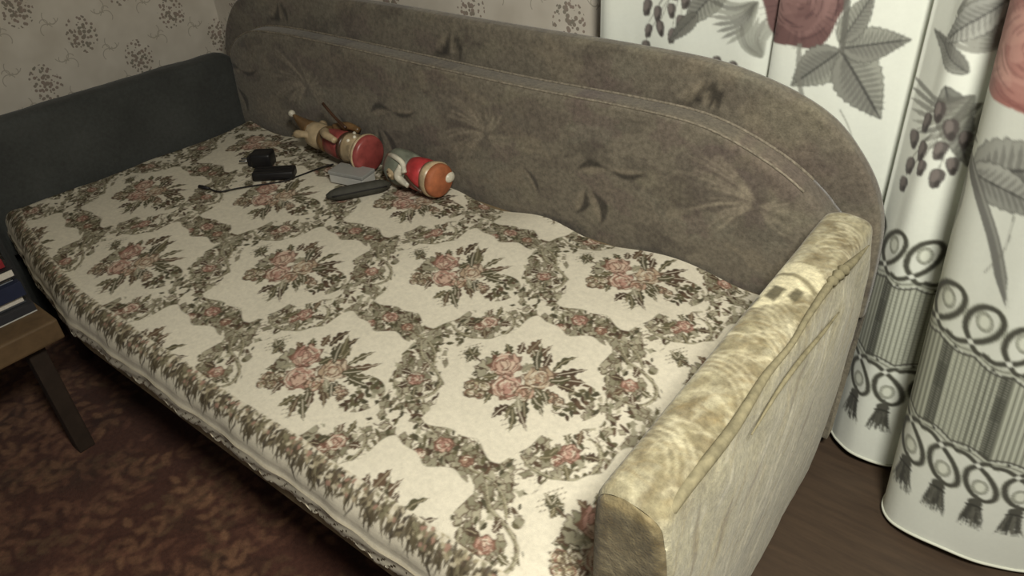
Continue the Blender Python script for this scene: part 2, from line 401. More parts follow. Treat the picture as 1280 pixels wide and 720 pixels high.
def velvet_print(x0, x1, z0, z1):
    pr = Print(x0, x1, z0, z1, .003, (112, 105, 92)); r = random.Random(11)
    for k in range(230):
        x, z = r.uniform(x0, x1), r.uniform(z0, z1)
        g = (x-x0)/(x1-x0)
        c = r.choice([(86, 78, 70), (132, 122, 104), (98, 84, 80), (126, 120, 102), (72, 66, 60), (120, 116, 102)])
        pr.ell(x, z, r.uniform(.02, .09), r.uniform(.015, .05), c, .36, r.uniform(-.5, .5), 5, .3, 24, r.uniform(0, 6))
    def leaf(x, z, a, L, w, c=(54, 50, 44)):
        t = np.linspace(0, 1, 10); wd = np.sin(np.pi*t)*w; cu = .25*w*np.sin(np.pi*t)*2
        for sg, cc, al in ((1, c, .85), (-1, (138, 128, 110), .5)):
            px = np.concatenate([t*L, t[::-1]*L]); py = np.concatenate([cu+sg*wd, cu[::-1]])
            pr.poly(np.stack([x+px*math.cos(a)-py*math.sin(a), z+px*math.sin(a)+py*math.cos(a)], 1), cc, al)
        pr.stroke([(x+q*L*math.cos(a)-k_*math.sin(a), z+q*L*math.sin(a)+k_*math.cos(a)) for q, k_ in zip(t, cu)], .003, (60, 54, 48), .6)
    def fan(x, z, a0, a1, L, n, dark):
        if dark: pr.ell(x+.5*L*math.cos((a0+a1)/2), z+.5*L*math.sin((a0+a1)/2), L*.62, L*.4, (88, 80, 74), .42, (a0+a1)/2, 5, .12, 30)
        for k in range(n):
            a = a0+(a1-a0)*k/(n-1); l = L*r.uniform(.6, 1.1)
            t = np.linspace(.1, 1, 10)
            pr.stroke([(x+q*l*math.cos(a+.25*q), z+q*l*math.sin(a+.25*q)) for q in t], .0045, r.choice([(150, 140, 122), (84, 76, 68), (160, 150, 130)]), .5, (.2, .2))
    for ox in (0, -.79, -1.58, .79):
        fan(-.47+ox, -.79, 2.2, 3.3, .19, 20, True); fan(-.47+ox, -.79, -.9, 1.9, .09, 12, False)
        fan(-.47+ox, -.79, 3.35, 3.8, .15, 7, False)
        leaf(-.86+ox, -.80, 3.3, -.11, .014); leaf(-.86+ox, -.80, .25, -.1, .02)
        leaf(-.91+ox, -.87, -1.25, .10, .026); leaf(-.93+ox, -.87, -1.9, .09, .02)
        leaf(-1.13+ox, -.86, -1.0, .09, .013, (60, 56, 52))
        leaf(-.66+ox, -.555, -2.4, .10, .022); leaf(-.66+ox, -.555, -1.2, .08, .02); pr.stroke(catmull([(-.66+ox, -.555), (-.65+ox, -.52), (-.63+ox, -.49)], 5), .004, (70, 64, 56), .6)
        leaf(-1.46+ox, -.57, -2.2, .07, .02); leaf(-1.46+ox, -.57, -1.2, .06, .02)
        pr.ell(-1.12+ox, -.72, .13, .055, (90, 80, 74), .4, .1, 5, .15, 30)
    pr.blur(1); return pr
vp = velvet_print(-2.75, -.15, -1.05, -.45)
panel_pts = [(-2.66, -1.05), (-2.665, -.85), (-2.642, -.739), (-2.577, -.642), (-2.48, -.57), (-2.3, -.528), (-1.85, -.512), (-1.22, -.514), (-.9, -.514), (-.68, -.519), (-.57, -.534), (-.46, -.563), (-.37, -.606), (-.30, -.672), (-.25, -.745), (-.222, -.83), (-.212, -.95), (-.21, -1.05)]
back_panel, _ = outline_panel('back_panel', panel_pts, -1.45, 1.55, 1.588, M_velvet, lambda x, z: vp.at(x, z), .012, 460, 60)
cush_pts = [(-2.535, -1.02), (-2.53, -.85), (-2.50, -.74), (-2.40, -.668), (-2.25, -.638), (-1.9, -.632), (-1.2, -.636), (-.85, -.630), (-.68, -.632), (-.58, -.648), (-.48, -.682), (-.40, -.722), (-.33, -.775), (-.285, -.84), (-.27, -1.02)]
back_cushion, ol = outline_panel('back_cushion', cush_pts, -1.05, 1.475, 1.548, M_velvet, lambda x, z: vp.at(x, z+.0), .018, 520, 90, 0, .012)
k = slice(20, -60, 2)
tube('piping', np.stack([ol[k, 0], np.full(len(ol[k]), 1.482), ol[k, 1]-.003], 1), .0030, M_pipe, back_cushion, 6)
tube('piping', np.stack([ol[k, 0], np.full(len(ol[k]), 1.541), ol[k, 1]+.002], 1), .0036, M_pipe, back_cushion, 6)

# armrests
def arm_print():
    pr = Print(-.42, -.12, .5, 1.6, .0022, (146, 138, 110)); r = random.Random(5)
    for k in range(700):
        pr.ell(r.uniform(-.42, -.12), r.uniform(.5, 1.6), r.uniform(.004, .016), r.uniform(.012, .045), r.choice([(118, 106, 80), (172, 165, 138), (134, 124, 96), (100, 90, 66), (188, 182, 156)]), .42, r.uniform(-.7, .7), 4, .35, 18, r.uniform(0, 6))
    for k in range(150):
        x, y = r.uniform(-.36, -.2), r.uniform(.56, 1.4); a = r.uniform(.3, 1.4)
        pr.stroke(catmull([(x, y), (x+.03*math.cos(a), y+.03*math.sin(a)), (x+.07*math.cos(a-.5), y+.07*math.sin(a-.5))], 5), .0035, r.choice([(210, 202, 172), (128, 112, 78)]), .5, (.2, .2))
    for (x0_, y0_, R0) in ((-.31, .60, .05), (-.30, .76, .07), (-.27, .90, .05), (-.30, .98, .04), (-.27, 1.30, .05)):
        for q in range(9):
            R1 = R0+q*.006; pr.stroke([(x0_+R1*math.cos(a), y0_+R1*1.1*math.sin(a)) for a in np.linspace(.1+q*.05, 1.9, 12)], .0028, (188, 180, 152) if q % 2 else (108, 98, 74), .6, (.1, .1))
    # cream woven band with dark lozenges across the top
    pr.poly(catmull([(-.345, 1.03), (-.30, 1.045), (-.26, 1.10), (-.235, 1.15), (-.24, 1.19), (-.27, 1.215), (-.32, 1.21), (-.345, 1.2)], 5), (206, 198, 166), .9)
    pr.stroke(catmull([(-.345, 1.15), (-.30, 1.168), (-.262, 1.158), (-.236, 1.135)], 6), .012, (110, 102, 76), .85)
    for (x, y, w, h) in ((-.322, 1.065, .010, .026), (-.296, 1.10, .014, .032), (-.263, 1.112, .011, .026)):
        pr.poly([(x-w, y-h*.6), (x+w*.7, y-h), (x+w, y+h*.5), (x-w*.6, y+h*.7)], (84, 78, 58), .95)
    pr.blur(1); return pr
ap = arm_print()
# outer face print: long streaks falling along the face
op = Print(.45, 1.65, -1.55, -.7, .003, (164, 158, 132)); r5 = random.Random(9)
for k_ in range(420):
    y, z = r5.uniform(.45, 1.65), r5.uniform(-1.55, -.7); a = r5.uniform(.35, 1.15); l = r5.uniform(.04, .14)
    op.stroke(catmull([(y, z), (y+l*.5*math.cos(a), z+l*.5*math.sin(a)), (y+l*math.cos(a+.2), z+l*math.sin(a+.2))], 4), r5.uniform(.004, .02), r5.choice([(204, 198, 170), (160, 148, 112), (172, 162, 126), (146, 132, 96), (210, 205, 182)]), .42, (.1, .1))
for y, z, a in ((.72, -1.0, 1.2), (.80, -.98, .5), (.62, -.93, 1.3), (1.0, -.92, .9), (1.12, -1.1, 1.1), (.9, -1.2, .7)):
    t = np.linspace(0, 1, 8); w = .014*np.sin(np.pi*t); L = .11
    px = np.r_[t*L, t[::-1]*L]; py = np.r_[w, -w[::-1]]
    op.poly(np.stack([y+px*math.cos(a)-py*math.sin(a), z+px*math.sin(a)+py*math.cos(a)], 1), (128, 116, 86), .5)
    op.stroke([(y+q*L*math.cos(a), z+q*L*math.sin(a)) for q in t], .005, (96, 86, 64), .6)
op.blur(1)

def build_arm(right=True):
    mat = M_gold_lit if right else M_shaded_velvet
    ny = 300; ys = np.linspace(.55, 1.50, ny)
    # section from inner foot over the top to the outer foot; x measured from the inner face, 0 .. w
    sec = [(0, -1.15), (0, -.98), (0, -.86), (.001, -.79), (.006, -.762), (.018, -.750), (.045, -.744), (.075, -.747), (.093, -.753), (.104, -.765), (.109, -.79), (.115, -.84), (.122, -.92), (.126, -1.05), (.124, -1.2), (.118, -1.35), (.112, -1.46), (.108, -1.49)]
    Sx = catmull([(a, b_) for a, b_ in sec], 9)
    d = np.r_[0, np.cumsum(np.linalg.norm(np.diff(Sx, axis=0), axis=1))]; ns = 330
    t = np.linspace(0, d[-1], ns); sx = np.interp(t, d, Sx[:, 0]); sz = np.interp(t, d, Sx[:, 1])
    Y, X = np.meshgrid(ys, sx, indexing='ij'); _, Z = np.meshgrid(ys, sz, indexing='ij')
    X = X.copy(); Z = Z.copy(); Y = Y.copy()
    # plan rounding at both ends
    back = np.clip((Y-1.435)/.065, 0, 1); k_ = np.sqrt(np.clip(1-back**2, 0, 1)); k_ = .12+.88*k_
    fr = np.clip((.562-Y)/.012, 0, 1); kf = 1-.07*fr**2
    X = .058+(X-.058)*k_*kf; Z = np.where(Z > -.80, Z-.03*back**2*(Z+.80)/.05-.006*fr**2, Z)
    # soft puckers
    X += (.004*fbm(Y*9, Z*7, 2))*np.clip((sx[None]-.09)*40, 0, 1)
    X += .0035*np.sin((Y*.8+Z*.5)*46+2*fbm(Y*4, Z*4, 6))*np.exp(-((Z+.84)/.07)**2)*np.clip((sx[None]-.1)*60, 0, 1)
    Z += .004*fbm(Y*10, X*18, 8)*(Z > -.77)
    if right:
        WX = -.327+X-.01*(Y-.55)*0; WXw = WX
        top = ap.at(WX, Y); out = op.at(Y, Z)
        kk = np.clip((X-.1)/.012, 0, 1)[..., None]*(Z < -.752)[..., None]
        inner = (X < .004)[..., None]
        C = top*(1-kk)+out*kk
    else:
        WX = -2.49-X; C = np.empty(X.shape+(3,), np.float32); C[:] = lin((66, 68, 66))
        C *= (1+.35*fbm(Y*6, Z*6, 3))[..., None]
    P = np.stack([WX, Y, Z], -1)
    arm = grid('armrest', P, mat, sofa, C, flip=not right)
    # front face, a shallow pillow closing the end
    n, m_ = 40, 90
    per = P[0]                                     # section loop at the front
    cx = WX[0].mean(); rows = []
    zz = np.linspace(-1.49, per[:, 2].max()-.0005, m_)
    inn = per[:ns//2]; it = int(np.argmax(per[:, 2]))
    li = per[:it+1]; lo = per[it:][::-1]
    a = np.interp(zz, li[:, 2], li[:, 0], left=li[0, 0]); b_ = np.interp(zz, lo[:, 2], lo[:, 0])
    q = np.linspace(0, 1, n)
    FX = a[:, None]+(b_-a)[:, None]*q[None]; FZz = np.repeat(zz[:, None], n, 1)
    ed = np.minimum.reduce([q[None]+0*FX, 1-q[None]+0*FX, (zz.max()-FZz)/.12])
    FY = P[0, 0, 1]-.010*np.clip(ed*8, 0, 1)**.5+.002*fbm(FX*30, FZz*10, 5)
    if right:
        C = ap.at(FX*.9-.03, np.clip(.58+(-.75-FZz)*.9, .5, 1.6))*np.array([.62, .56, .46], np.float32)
    else:
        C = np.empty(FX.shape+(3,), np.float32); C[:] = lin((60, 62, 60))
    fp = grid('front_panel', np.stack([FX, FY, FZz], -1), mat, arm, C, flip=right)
    return arm
armR = build_arm(True); tag(armR, 'gold velvet armrest with painted-in light and a cream woven band')
armL = build_arm(False); tag(armL, 'grey armrest with painted-in shade against the papered wall')
# rolled ridge along the right arm
rp = catmull([(-.230, .572, -.767), (-.229, .62, -.760), (-.222, .75, -.754), (-.226, .88, -.752), (-.222, .98, -.753), (-.226, 1.08, -.752), (-.226, 1.2, -.753), (-.216, 1.30, -.757), (-.212, 1.38, -.764)], 14)
rr = .0072+.0022*np.sin(np.linspace(0, 1, len(rp))*9)+np.where((np.linspace(0, 1, len(rp)) > .72) & (np.linspace(0, 1, len(rp)) < .82), .0035*np.sin(np.arange(len(rp))*1.9), 0)
rr = rr*np.minimum(1, np.minimum(np.arange(len(rp))/6+.4, (len(rp)-1-np.arange(len(rp)))/25+.15))
tube('piping', rp, rr, M_goldpipe, armR, 12)
rp2 = catmull([(-.208, .80, -.80), (-.207, .9, -.785), (-.206, 1.0, -.79), (-.203, 1.1, -.80), (-.203, 1.2, -.815)], 10)
tube('piping', rp2, .0034*np.sin(np.linspace(.05, 3.05, len(rp2)))+.001, M_goldpipe, armR, 8)

# ---------------------------------------------------------------- bedspread
PX, PY = .757, .462
hc = (0.0013564647, 0.0014789841, 0.00095075133, -0.0019729877, 6.74257e-05, 0.0013638384)
def FR(dx, dy):      # motif drawing frame -> cloth coordinates (the motif lies slantwise on the cloth)
    w = 1+hc[4]*dx+hc[5]*dy
    return (hc[0]*dx+hc[1]*dy)/w, (hc[2]*dx+hc[3]*dy)/w
def spread_print():
    pr = Print(0, PX, 0, PY, .0011, (216, 209, 190), wrap=(PX, PY)); r = random.Random(21)
    BR = [(86, 70, 56), (98, 80, 64), (76, 62, 50)]; GR = [(146, 141, 120), (156, 151, 130), (134, 130, 108), (168, 162, 140)]
    DG = [(84, 80, 60), (96, 90, 68), (76, 72, 56)]; PK = [(186, 152, 136), (194, 166, 148), (174, 136, 122), (204, 182, 162)]
    CR = (216, 207, 186); OUT = (96, 82, 66)
    def PT(cx, cy, L): return [(cx+a, cy+b_) for a, b_ in (FR(x, y) for x, y in L)]
    def leaf(cx, cy, x, y, a, L, w, c, ser=True, vein=True, al=1):
        t = np.linspace(0, 1, 11); wd = np.sin(np.pi*t**.75)*w
        if ser: wd = wd*(1+.34*np.sign(np.sin(t*26)))
        A, B = math.cos(a), math.sin(a); cu = r.uniform(-.12, .12)*L*np.sin(np.pi*t)
        px = np.r_[t*L, t[::-1]*L]; py = np.r_[wd+cu, -wd[::-1]+cu[::-1]]
        pr.poly(PT(cx, cy, [(x+p*A-q*B, y+p*B+q*A) for p, q in zip(px, py)]), c, al)
        if vein:
            pr.stroke(PT(cx, cy, [(x+t[k]*A*L-cu[k]*B, y+t[k]*B*L+cu[k]*A) for k in (1, 5, 9)]), .0024, r.choice([CR, (170, 160, 134)]), .75)
    def blob(cx, cy, x, y, rx, ry, c, lob=5, amp=.2, al=1, rot=0, out=None):
        t = np.linspace(0, 2*np.pi, 22, endpoint=False); k_ = 1+amp*np.sin(lob*t+x)
        A, B = math.cos(rot), math.sin(rot)
        def ring(g): return PT(cx, cy, [(x+(rx*kk+g)*math.cos(q)*A-(ry*kk+g)*math.sin(q)*B, y+(rx*kk+g)*math.cos(q)*B+(ry*kk+g)*math.sin(q)*A) for q, kk in zip(t, k_)])
        if out: pr.poly(ring(1.3), out, al*.9)
        pr.poly(ring(0), c, al)
    def rose(cx, cy, x, y, R_, pal, dark=(108, 80, 66)):
        blob(cx, cy, x, y, R_*1.05, R_*.72, dark, 7, .2, .9)
        for ringr, n in ((.74, 8), (.40, 5), (.08, 2)):
            for k_ in range(n):
                a = k_*6.28/n+r.uniform(-.3, .3)
                blob(cx, cy, x+R_*ringr*math.cos(a), y+R_*.7*ringr*math.sin(a), R_*.30, R_*.15, r.choice(pal), 3, .25, 1, a+1.57+r.uniform(-.4, .4), dark if r.random() < .6 else None)
        for k_ in range(16):
            a0 = r.uniform(0, 6.28); rr_ = R_*r.uniform(.15, .95)
            pr.stroke(PT(cx, cy, [(x+rr_*math.cos(a0+q), y+rr_*.7*math.sin(a0+q)) for q in np.linspace(0, 1.1, 6)]), .0026, r.choice([dark, (134, 98, 82), CR]), .85)
    def bouquet(cx, cy):
        for (x, y, a, L) in ((-14, -32, -1.9, 17), (-4, -34, -1.2, 16), (-25, -30, -2.5, 20), (6, -34, -.75, 30), (10, -30, -.45, 34), (22, -14, -1.45, 34), (20, -16, -1.9, 24), (28, -16, -1.1, 22), (38, -10, -.5, 40), (40, -6, -.15, 42), (42, 0, .1, 38), (44, 6, .35, 30), (30, 10, .65, 34), (38, 30, .3, 14), (10, 16, 1.05, 34), (2, 18, 1.5, 32), (14, 18, .8, 24), (-8, 26, 2.1, 24), (-12, 30, 1.7, 30), (-6, 30, 1.2, 34), (-16, 28, 2.5, 26), (-34, 2, 2.7, 30), (-40, -2, 3.3, 28), (-34, 8, 2.2, 24), (-44, -12, 3.6, 18), (-46, -16, 2.8, 20)):
            leaf(cx, cy, x, y, a, L*r.uniform(.85, 1.1), r.uniform(3.6, 5.6), r.choice(DG+BR+DG))
        for k_ in range(6): leaf(cx, cy, -62+r.uniform(-2, 2), -36+r.uniform(-2, 2), k_*1.05, 12, 3.4, r.choice(DG))
        pr.stroke(PT(cx, cy, [(-60, -34), (-50, -26), (-38, -20)]), .004, BR[0])
        for (x, y) in ((-46, -22), (-50, -12), (-38, -26)): blob(cx, cy, x, y, 7, 5, r.choice(GR), 4, .3, 1, .4, BR[2])
        for (x, y, R_) in ((-62, 4, 10), (-54, 14, 8), (-66, 13, 7), (-46, 4, 8)): rose(cx, cy, x, y, R_, [(176, 166, 138), (150, 142, 116)], BR[0])
        for (x, y, R_) in ((38, 22, 9), (46, 26, 7)): rose(cx, cy, x, y, R_, [(180, 160, 136)], BR[0])
        rose(cx, cy, -20, -22, 20, PK); rose(cx, cy, -18, 6, 21, PK)
        rose(cx, cy, 22, -4, 20, [(186, 168, 144), (174, 154, 130), (196, 180, 158)], (104, 84, 68))
        rose(cx, cy, 4, 14, 13, [(170, 152, 126), (190, 160, 140)], BR[1])
        for (x, y, a, L) in ((20, -12, -1.5, 28), (16, 8, .9, 26), (26, 12, 1.3, 20), (34, 0, -.1, 30), (-30, -10, 3.0, 20), (-4, 18, 1.4, 20), (0, -12, -.5, 18)): leaf(cx, cy, x, y, a, L, 4.5, r.choice(DG+GR[:1]))
        for k_ in range(40):
            a = r.uniform(0, 6.28); q = r.uniform(.1, 1)
            x, y = q*50*math.cos(a), q*28*math.sin(a)
            pr.stroke(PT(cx, cy, [(x, y), (x+r.uniform(-4, 4), y+r.uniform(-3, 3)), (x+r.uniform(-8, 8), y+r.uniform(-5, 5))]), .0020, r.choice([(80, 66, 54), CR, CR]), .8)
    def dots(cx, cy, x, y, nx, ny, sk=0):
        for i in range(nx):
            for j in range(ny):
                if (i in (0, nx-1)) and (j in (0, ny-1)): continue
                xx = x+i*4.4+j*sk; yy = y+j*4.6-i*1.1
                pr.poly(PT(cx, cy, [(xx-1.7, yy+.5), (xx+1.1, yy-1.0), (xx+1.6, yy-.1), (xx-1.1, yy+1.3)]), (112, 102, 84), .8)
    def scroll(cx, cy, pts, w, c):
        P = catmull(PT(cx, cy, pts), 6)
        pr.stroke(P, w*1.1, OUT, .6, (.2, .2)); pr.stroke(P, w*.75, c, 1, (.2, .2))
        for k_ in range(0, len(P)-1):
            for _ in range(2):
                a = r.uniform(0, 6.28); L = r.uniform(.004, .011); x, y = P[k_]
                pr.stroke([(x, y), (x+L*.5*math.cos(a)+.001, y+L*.5*math.sin(a)), (x+L*math.cos(a), y+L*math.sin(a))], .0034, r.choice(BR+DG+GR), .85, (1, .1))
        T = np.gradient(P, axis=0); T /= np.linalg.norm(T, axis=1)[:, None]; Nn = np.stack([-T[:, 1], T[:, 0]], 1)
        pr.stroke(P+Nn*w*.2, w*.16, (196, 188, 164), .8); pr.stroke(P-Nn*w*.2, w*.14, OUT, .6)
    def clump(cx, cy, pts, n, sx, sy):
        for k_ in range(n):
            px_, py_ = r.choice(pts); x, y = px_+r.gauss(0, sx), py_+r.gauss(0, sy)
            q = r.random()
            if q < .42: blob(cx, cy, x, y, r.uniform(3, 6.5), r.uniform(2, 4), r.choice(GR), 4, .28, .95, r.uniform(0, 3), OUT if r.random() < .6 else None)
            elif q < .78: leaf(cx, cy, x, y, r.uniform(0, 6.28), r.uniform(7, 13), r.uniform(1.6, 2.8), r.choice(BR+DG+DG), False, False)
            else:
                a = r.uniform(0, 6.28); R_ = r.uniform(3, 7)
                pr.stroke(PT(cx, cy, [(x+R_*math.cos(a+q_), y+R_*.7*math.sin(a+q_)) for q_ in np.linspace(0, 2.4, 7)]), .0026, r.choice(BR+[CR]), .85)
    def cartA(cx, cy):     # long lying cartouche
        clump(cx, cy, [(-66, -14), (-52, -14), (-38, -8), (-26, -10)], 34, 7, 5)
        for (x, y, R_) in ((-70, -18, 9), (-54, -20, 8), (-42, -14, 8), (-58, -8, 6), (-28, -16, 7)): blob(cx, cy, x, y, R_*.8, R_*.55, r.choice(GR), 7, .12, 1, 0, OUT)
        scroll(cx, cy, [(-50, -2), (-38, 12), (-12, 22), (18, 22), (36, 10), (38, -6), (26, -17)], .0085, (150, 146, 120))
        scroll(cx, cy, [(-36, -2), (-20, 8), (2, 14), (22, 10)], .005, (166, 160, 134))
        for i in range(26):
            a = 2.85-3.5*i/25; x, y = -4+49*math.cos(a), -2+32*math.sin(a)
            for q in (0, 3.6): pr.poly(PT(cx, cy, [(x-1.3, y+q+.5), (x+1.1, y+q-.7), (x+1.3, y+q), (x-1, y+q+1)]), (112, 102, 84), .75)
        clump(cx, cy, [(-6, -6), (14, -2), (4, 6)], 24, 9, 6)
        for (x, y, a) in ((-8, -8, 2.6), (-14, 0, 3.1), (14, -10, -1.2), (4, -12, -1.8), (20, 2, .2), (-2, 8, 1.4)): leaf(cx, cy, x, y, a, 17, 4, r.choice(DG+BR))
        rose(cx, cy, 4, -2, 12, PK); rose(cx, cy, -10, 4, 7, PK)
        for q in ((-20, 28), (-12, 32)): leaf(cx, cy, q[0], q[1], .5, 14, 4.5, BR[0])
    def cartB(cx, cy):     # upright cartouche
        clump(cx, cy, [(-14, -30), (-4, -42), (0, -54), (-18, -18)], 34, 6, 6)
        scroll(cx, cy, [(-4, -48), (2, -28), (18, -14), (30, 2), (26, 18), (6, 27), (-14, 22)], .0085, (150, 146, 120))
        scroll(cx, cy, [(-26, -14), (-28, 6), (-14, 18)], .006, (140, 136, 110))
        for i in range(18):
            a = -1.2+2.5*i/17; x, y = 6+38*math.cos(a), 4+33*math.sin(a)
            for q in (0, 4): pr.poly(PT(cx, cy, [(x+q-1.2, y-.5), (x+q+1.1, y-.8), (x+q+1.2, y+.6), (x+q-1.1, y+.8)]), (112, 102, 84), .75)
        clump(cx, cy, [(-8, -4), (6, 4), (-2, 10)], 22, 8, 6)
        for (x, y, a) in ((-8, -6, 3.4), (-10, 6, 2.8), (6, -8, -1), (0, 12, 1.6), (12, 8, .6)): leaf(cx, cy, x, y, a, 15, 4, r.choice(DG+BR))
        rose(cx, cy, -1, 2, 10.5, PK)
        clump(cx, cy, [(14, 36), (0, 38), (24, 46)], 26, 8, 5)
    def margin(dx, dy):
        m_ = 9
        for nx_, ny_ in ((PX/2, PY/2), (-PX/2, PY/2), (PX/2, -PY/2), (-PX/2, -PY/2), (0, PY), (0, -PY)):
            L = math.hypot(nx_, ny_); m_ = np.minimum(m_, L/2-(dx*nx_+dy*ny_)/L)
        return m_
    cnt = 0
    while cnt < 900:       # garland all along the frames
        x, y = r.uniform(-PX/2, PX/2), r.uniform(-PY/2, PY/2)
        if margin(x, y) > r.uniform(.012, .05): continue
        bx, by = r.choice(((0, 0), (PX/2, PY/2))); cnt += 1
        clump(bx+x, by+y, [(0, 0)], 1, .1, .1)
    for bx, by in ((0, 0), (PX/2, PY/2)):
        jx, jy = bx, by+PY/2
        for (x, y) in ((52, 16), (-60, 8), (40, -22)): dots(jx, jy, x, y, 8, 5, 1.5)
        dots(bx, by, -70, -46, 7, 4, -2)
        clump(jx, jy, [(-56, 4), (-36, 8), (-18, 0), (0, 0), (16, 6), (32, 0), (48, 8), (62, 20), (-74, -6), (20, -18), (-14, -20), (44, -14), (70, 40), (-8, 22), (14, 24)], 330, 9, 8)
        scroll(jx, jy, [(-20, 16), (-50, 20), (-78, 10), (-96, -8)], .0075, (138, 134, 108)); scroll(jx, jy, [(24, 18), (52, 30), (70, 48), (76, 70)], .008, (142, 138, 110))
        scroll(jx, jy, [(14, -14), (40, -22), (66, -16), (84, 2)], .007, (146, 140, 114)); scroll(jx, jy, [(-16, -16), (-30, -34), (-34, -52)], .0075, (132, 126, 100))
        rose(jx, jy, -4, -4, 11, PK); rose(jx, jy, 24, 12, 8, [(180, 152, 130)]); rose(jx, jy, -30, 6, 7, PK)
        # fern sprig running to the bouquet
        P0, P1 = (62, 40), (112, -2)
        for q in range(8):
            t = q/7; x, y = P0[0]+(P1[0]-P0[0])*t, P0[1]+(P1[1]-P0[1])*t
            for sg in (-1, 1): leaf(bx, by, x, y, -.7+sg*.9, 13-5*t, 2.8, r.choice(BR+DG+GR[2:3]), False, False)
        for q in range(7):
            t = q/6; x, y = 86-30*t, 8+34*t
            for sg in (-1, 1): leaf(bx, by, x, y, 2.3+sg*.9, 11, 2.6, r.choice(BR+DG), False, False)
        clump(bx, by, [(100, 28), (112, 40), (92, 44), (120, 22)], 46, 9, 7)
    for bx, by in ((0, 0), (PX/2, PY/2)):
        cartA(bx+PX/4, by-PY/4); cartB(bx+PX/4, by+PY/4)
    # smooth ivory field inside every frame, kept clear of the cartouches
    gx, gy = np.meshgrid((np.arange(pr.w)+.5)*pr.res, (np.arange(pr.h)+.5)*pr.res)
    for bx, by in ((0, 0), (PX/2, PY/2)):
        dx = (gx-bx+PX/2) % PX-PX/2; dy = (gy-by+PY/2) % PY-PY/2
        mm = margin(dx, dy); th = np.arctan2(dy, dx)
        keep = .040+.010*np.sin(th*8+1)+.006*np.sin(th*17)
        for cx, cy, ex in ((PX/4, PY/4, .030), (-PX/4, -PY/4, .030), (PX/4, -PY/4, .022), (-PX/4, PY/4, .022)):
            keep = keep+ex*np.exp(-(((dx-cx)**2+(dy-cy)**2)/.075**2)**1.5)
        w = np.clip((mm-keep)/.003, 0, 1)*(np.hypot(dx-.125, dy-.01) > .055)
        pr.a = pr.a*(1-w[..., None])+lin((216, 209, 190))*w[..., None]
        dots(bx, by, -74, -44, 7, 4, -2); dots(bx, by+PY/2, 56, -36, 7, 4, 1.5)
    for bx, by in ((0, 0), (PX/2, PY/2)): bouquet(bx, by)
    pr.blur(1); return pr
sp_ = spread_print()
OX, OY = -.70, .873
def front_print():
    """edge border: fringe of dark leaf tufts, plain ivory, along the front edge. v = distance from the top fold start"""
    pr = Print(0, .35, 0, .20, .0012, (208, 200, 180), wrap=(.35, 1.0)); r = random.Random(2)
    for k_ in range(190):
        x = r.uniform(0, .35); y0 = r.uniform(.0, .03); q = x/.35*7; L = (.026+.026*abs(math.sin(q*math.pi)))*r.uniform(.6, 1.1)
        pr.stroke([(x, y0), (x+r.uniform(-.008, .008), y0+L*.5), (x+r.uniform(-.016, .016), y0+L)], r.uniform(.004, .010), r.choice([(72, 64, 50), (84, 75, 58), (96, 87, 68), (64, 56, 46), (122, 112, 90)]), .9, (.6, .1))
    for k_ in range(120):
        x = r.uniform(0, .35); y = r.uniform(0, .04)
        pr.ell(x, y, r.uniform(.003, .007), r.uniform(.002, .005), r.choice([(122, 116, 92), (160, 150, 124), (88, 76, 62), (156, 124, 108), (190, 180, 156)]), .85, r.uniform(0, 3), 4, .2, 12)
    pr.blur(1); return pr
fp_ = front_print()
